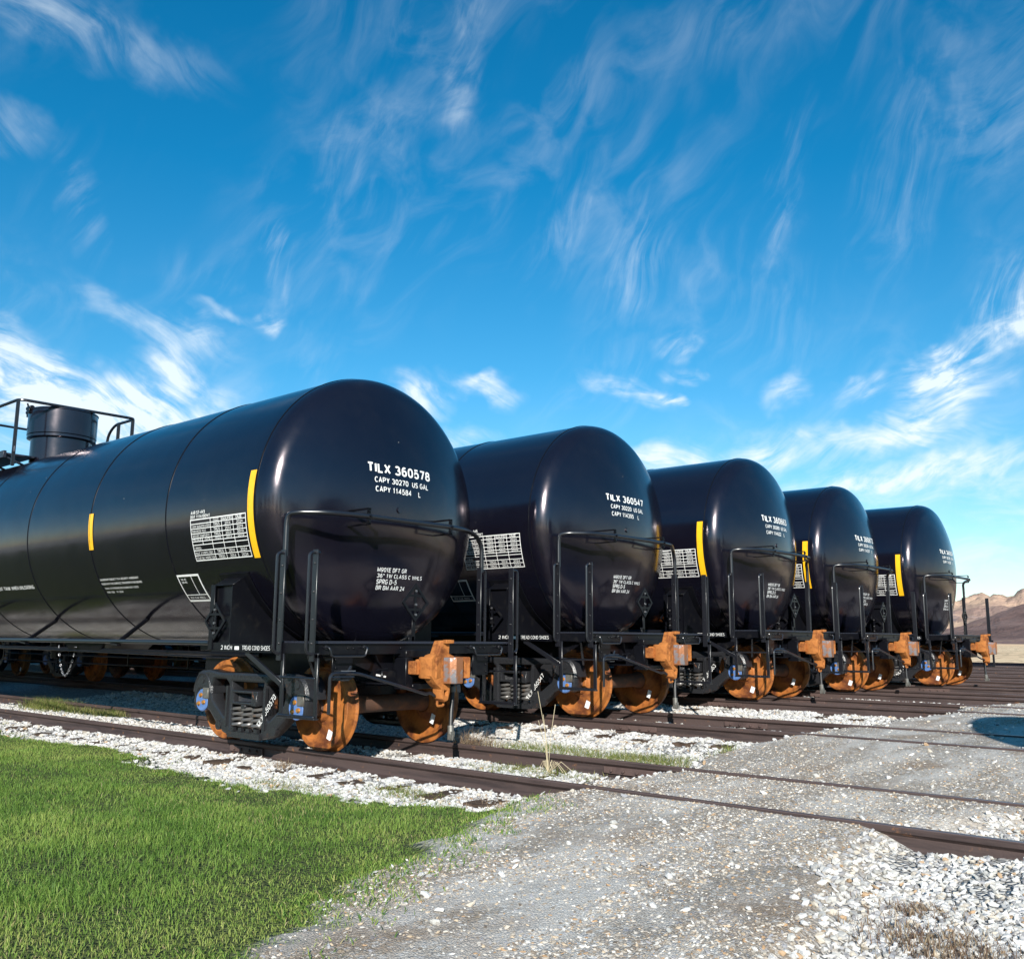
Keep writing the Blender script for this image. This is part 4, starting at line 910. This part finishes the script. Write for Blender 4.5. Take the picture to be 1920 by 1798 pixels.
# weed fringe over the ballast
x, y = scatter(260000, -11, 5.4, -5.2, -.85, lambda x, y: sst(.44, .62, vnoise(x, y, 2.6, 51))*sst(-.65, .1, grass_dist(x, y))*(grass_dist(x, y) < .25)*.8)
o = blades('ground_cover', x, y, gz(x, y), rng.uniform(.012, .05, len(x)), rng.uniform(.003, .008, len(x)), rng.uniform(.3, 1.5, len(x)), np.clip(rng.normal(.50, .28, len(x)), 0, 1), GR); tag(o, 'thin weeds and moss creeping over the ballast edge of the lawn', 'weeds', kind='stuff')
# tufts
DRY = grass_mat('dry_stalk', [(0, (.10, .06, .045)), (.5, (.26, .17, .11)), (1, (.50, .40, .26))])
WD = grass_mat('weed_green', [(0, (.07, .12, .02)), (.5, (.19, .235, .055)), (.8, (.34, .33, .12)), (1, (.42, .33, .17))])
def tuft(name, x, y, rx, ry, n, h, m, lean, label, cat, group=None, w=.006):
    px = rng.normal(0, 1, n).clip(-2.2, 2.2)*rx/2; py = rng.normal(0, 1, n).clip(-2.2, 2.2)*ry/2; X_, Y_ = x+px, y+py
    o = blades(name, px, py, gz(X_, Y_)-float(gz(np.array([x]), np.array([y]))[0])-.01, rng.uniform(.35, 1, n)*h, rng.uniform(.5, 1, n)*w, rng.uniform(.1, lean, n), rng.random(n), m)
    o.location = (x, y, float(gz(np.array([x]), np.array([y]))[0])); tag(o, label, cat, group); return o
GW = 'weeds growing along the tracks'
for (x, y, rx, ry, n, h, mm, ln, lb) in [
    (-9.6, .62, .8, .35, 2200, .30, WD, 1.1, 'tallest yellow green weed clump by the far rail at the left edge'),
    (-8.2, .70, .7, .25, 1300, .20, WD, 1.1, 'low green weed clump against the rail, second from the left edge'),
    (-7.35, .62, .4, .2, 700, .20, WD, 1.0, 'small green weed clump against the rail, third from the left edge'),
    (.52, 1.04, .36, .16, 620, .42, DRY, 1.3, 'brown dead weed tangle below the air hose of the nearest tank car'),
    (-.30, -1.05, .16, .1, 160, .15, DRY, 1.3, 'little dry tuft beside the near rail in front of the nearest wheels'),
    (1.05, 1.88, 1.2, .30, 3200, .12, WD, 1.2, 'long green weed patch between the first and second tracks, left one'),
    (2.40, 1.86, .85, .34, 3000, .13, WD, 1.2, 'green weed patch at the edge of the gravel crossing between the tracks'),
    (1.85, .42, .75, .36, 1700, .09, WD, 1.2, 'sparse weed patch between the two rails of the nearest track'),
    (2.95, .35, .35, .2, 260, .10, DRY, 1.2, 'sparse dry weeds between the rails where the crossing begins'),
    (.55, -1.62, .7, .22, 900, .09, WD, 1.2, 'yellowish weed patch on the ballast beside the lawn'),
    (1.85, -1.30, .5, .15, 800, .10, WD, 1.2, 'weed patch beside the near rail at the middle of the picture'),
    (2.75, -1.20, .45, .22, 600, .09, DRY, 1.2, 'brown withered patch beside the near rail next to the crossing'),
    (6.75, -2.55, .40, .30, 1300, .10, DRY, 1.5, 'grey brown dried grass clump among the white stones, lower right corner'),
    (6.45, -2.05, .25, .16, 500, .08, DRY, 1.5, 'small dried grass clump among the white stones at the right edge'),
    (-5.9, 1.5, .4, .15, 120, .10, DRY, 1.3, 'dry stalks by the far rail under the nearest tank car')]:
    tuft('weed_tuft', x, y, rx, ry, n, h, mm, ln, lb, 'weed', GW)
b = MB(); z0 = float(gz(np.array([1.50]), np.array([1.85]))[0])
for i in range(4):
    a = rng.uniform(0, 6.28); r_ = rng.uniform(.02, .13); hh = rng.uniform(.40, .82); b.tube([(0, 0, 0), (r_*.3*math.cos(a), r_*.3*math.sin(a), hh*.5), (r_*math.cos(a), r_*math.sin(a), hh)], .0026, 5)
for i in range(10):
    a = rng.uniform(0, 6.28); r_ = rng.uniform(.1, .3); b.tube([(0, 0, .0), (r_*.5*math.cos(a), r_*.5*math.sin(a), .12), (r_*math.cos(a), r_*math.sin(a), .02)], .003, 5)
o = part('dry_plant', b, mat('pale_straw', (.50, .42, .27), .7)[0]); o.location = (2.0, .56, float(gz(np.array([2.0]), np.array([.56]))[0])); tag(o, 'tall thin pale dead plant stalks rising between the rails of the nearest track', 'dead plant')

# ------------------------------------------------------------------ hills
def hill(name, az0, az1, r0, r1, prof, material, na=420, nr=46, seed=0, rough=1.):
    az = np.linspace(az0, az1, na); rr = np.linspace(r0, r1, nr); A, R2 = np.meshgrid(np.radians(az), rr, indexing='ij'); X = CAM.x+R2*np.sin(A); Y = CAM.y+R2*np.cos(A)
    t = (R2-r0)/(r1-r0); Hh = np.interp(np.degrees(A), prof[0], prof[1]); top = np.tan(np.radians(Hh))*r1
    sh = sst(0, 1, t)**1.15; ridged = 1-np.abs(2*vnoise(X, Y, 7./(r1-r0), seed+60, 5)-1); Z = -1+top*sh*(1+rough*(ridged-.72)*1.3*np.sin(math.pi*np.clip(t, 0, 1)))+top*sh*(vnoise(X, Y, 22./(r1-r0), seed+61, 4)-.5)*.12*rough
    co = np.stack([X, Y, Z], -1).reshape(-1, 3); ny = nr; i, j = np.meshgrid(np.arange(na-1), np.arange(nr-1), indexing='ij'); a = (i*ny+j).ravel(); q = np.stack([a, a+1, a+ny+1, a+ny], 1)
    me = bpy.data.meshes.new(name); fast_mesh(me, co, q, 4); me.materials.append(material); me.shade_smooth(); o = bpy.data.objects.new(name, me); COL.objects.link(o); tag(o, kind='structure'); return o
def hill_mat(name, c1, c2, c3, zs, sc):
    m = bpy.data.materials.new(name); m.use_nodes = True; nt = m.node_tree; g = NT(nt); b = nt.nodes['Principled BSDF']; b.inputs['Roughness'].default_value = .95; b.inputs['Specular IOR Level'].default_value = .1
    ob = g.n('ShaderNodeTexCoord').outputs['Object']; st = g.n('ShaderNodeMapping', ins={'Vector': ob, 'Scale': (sc, sc, zs)}).outputs[0]
    c = g.mix(g.mr(g.noise(st, 1., 8, .65, .4), .40, .62), c1, c2); c = g.mix(g.mr(g.noise(ob, sc*2.2, 8, .7), .54, .66), c, c3); nt.links.new(c, b.inputs['Base Color'])
    nt.links.new(g.n('ShaderNodeBump', ins={'Strength': 1., 'Distance': 20., 'Height': g.noise(ob, sc*9, 6, .7)}).outputs[0], b.inputs['Normal']); return m
azp = [-60, -40, -25, -19, -17, -15.5, -14.9, -14.4, -14.0, -13.6, -13.2, -12.8, -12.4, -11, -9, -5, 5, 20]
hill('hills', -60, 20, 2600, 4200, (azp, [1.2, 1.6, 1.3, 1.7, 1.8, 2.02, 2.25, 2.36, 2.24, 2.30, 2.22, 2.30, 2.55, 2.9, 2.6, 3.0, 2.2, 2]), hill_mat('pale_hills', (.56, .385, .27), (.33, .22, .18), (.17, .16, .19), .030, .0022), 900, 60, 1, 1.0)
hill('hills', -60, 20, 700, 1700, (azp, [.5, .6, .5, .5, .6, .85, 1.1, 1.25, 1.35, 1.55, 1.65, 1.8, 1.92, 2.1, 1.9, 1.5, 1.6, 1.2]), hill_mat('brown_hills', (.33, .215, .185), (.19, .12, .105), (.46, .30, .22), .010, .006), 700, 60, 2, .55)

# trees far behind the camera (the glossy tanks mirror them)
def far_tree(x, y, h, wd, label):
    e = empty('tree', (x, y, -.3)); tag(e, label, 'tree', 'trees far outside the picture')
    b = MB(); b.cyl((0, 0, 0), (0, 0, h*.6), .28, 8, .12); part('trunk', b, M['tie'], e)
    n = 2600; u = rng.normal(0, 1, (n, 3)); u /= np.linalg.norm(u, axis=1)[:, None]; k = rng.integers(0, 9, n); cc = rng.uniform(-.5, .5, (9, 3))*np.array([wd, wd, h*.6])
    P_ = cc[k]+u*rng.uniform(.5, 1, (n, 1))**.4*wd*.33+np.array([0, 0, h*.62]); s = .28; d1 = rng.normal(0, s, (n, 3)); d2 = rng.normal(0, s, (n, 3)); co = np.stack([P_, P_+d1, P_+d2], 1).reshape(-1, 3)
    me = bpy.data.meshes.new('crown'); fast_mesh(me, co, np.arange(3*n).reshape(-1, 3), 3); me.materials.append(M['leaf']); o = bpy.data.objects.new('crown', me); COL.objects.link(o); o.parent = e
M['leaf'] = mat('leaf', (.035, .05, .02), .8)[0]
for i, (x, y, h, wd) in enumerate([(62, -12, 11, 8), (70, 2, 9, 8), (58, 12, 10, 7), (66, 22, 8, 9), (55, -34, 12, 9), (44, -48, 10, 9), (30, -58, 12, 10), (14, -62, 10, 10), (-2, -60, 12, 11), (-20, -58, 10, 10), (-38, -60, 12, 12), (-58, -56, 11, 12)]):
    far_tree(x, y, h, wd, ['broad dark tree east of the yard', 'round low tree east of the yard', 'slender tree east of the yard', 'spreading low tree east of the yard', 'tall tree south east of the yard', 'medium tree south east of the yard', 'tall dark tree south of the yard', 'wide tree south of the lawn', 'tallest wide tree south of the lawn', 'medium wide tree south west of the lawn', 'big tree far south west of the lawn', 'outermost big tree south west of the lawn'][i])
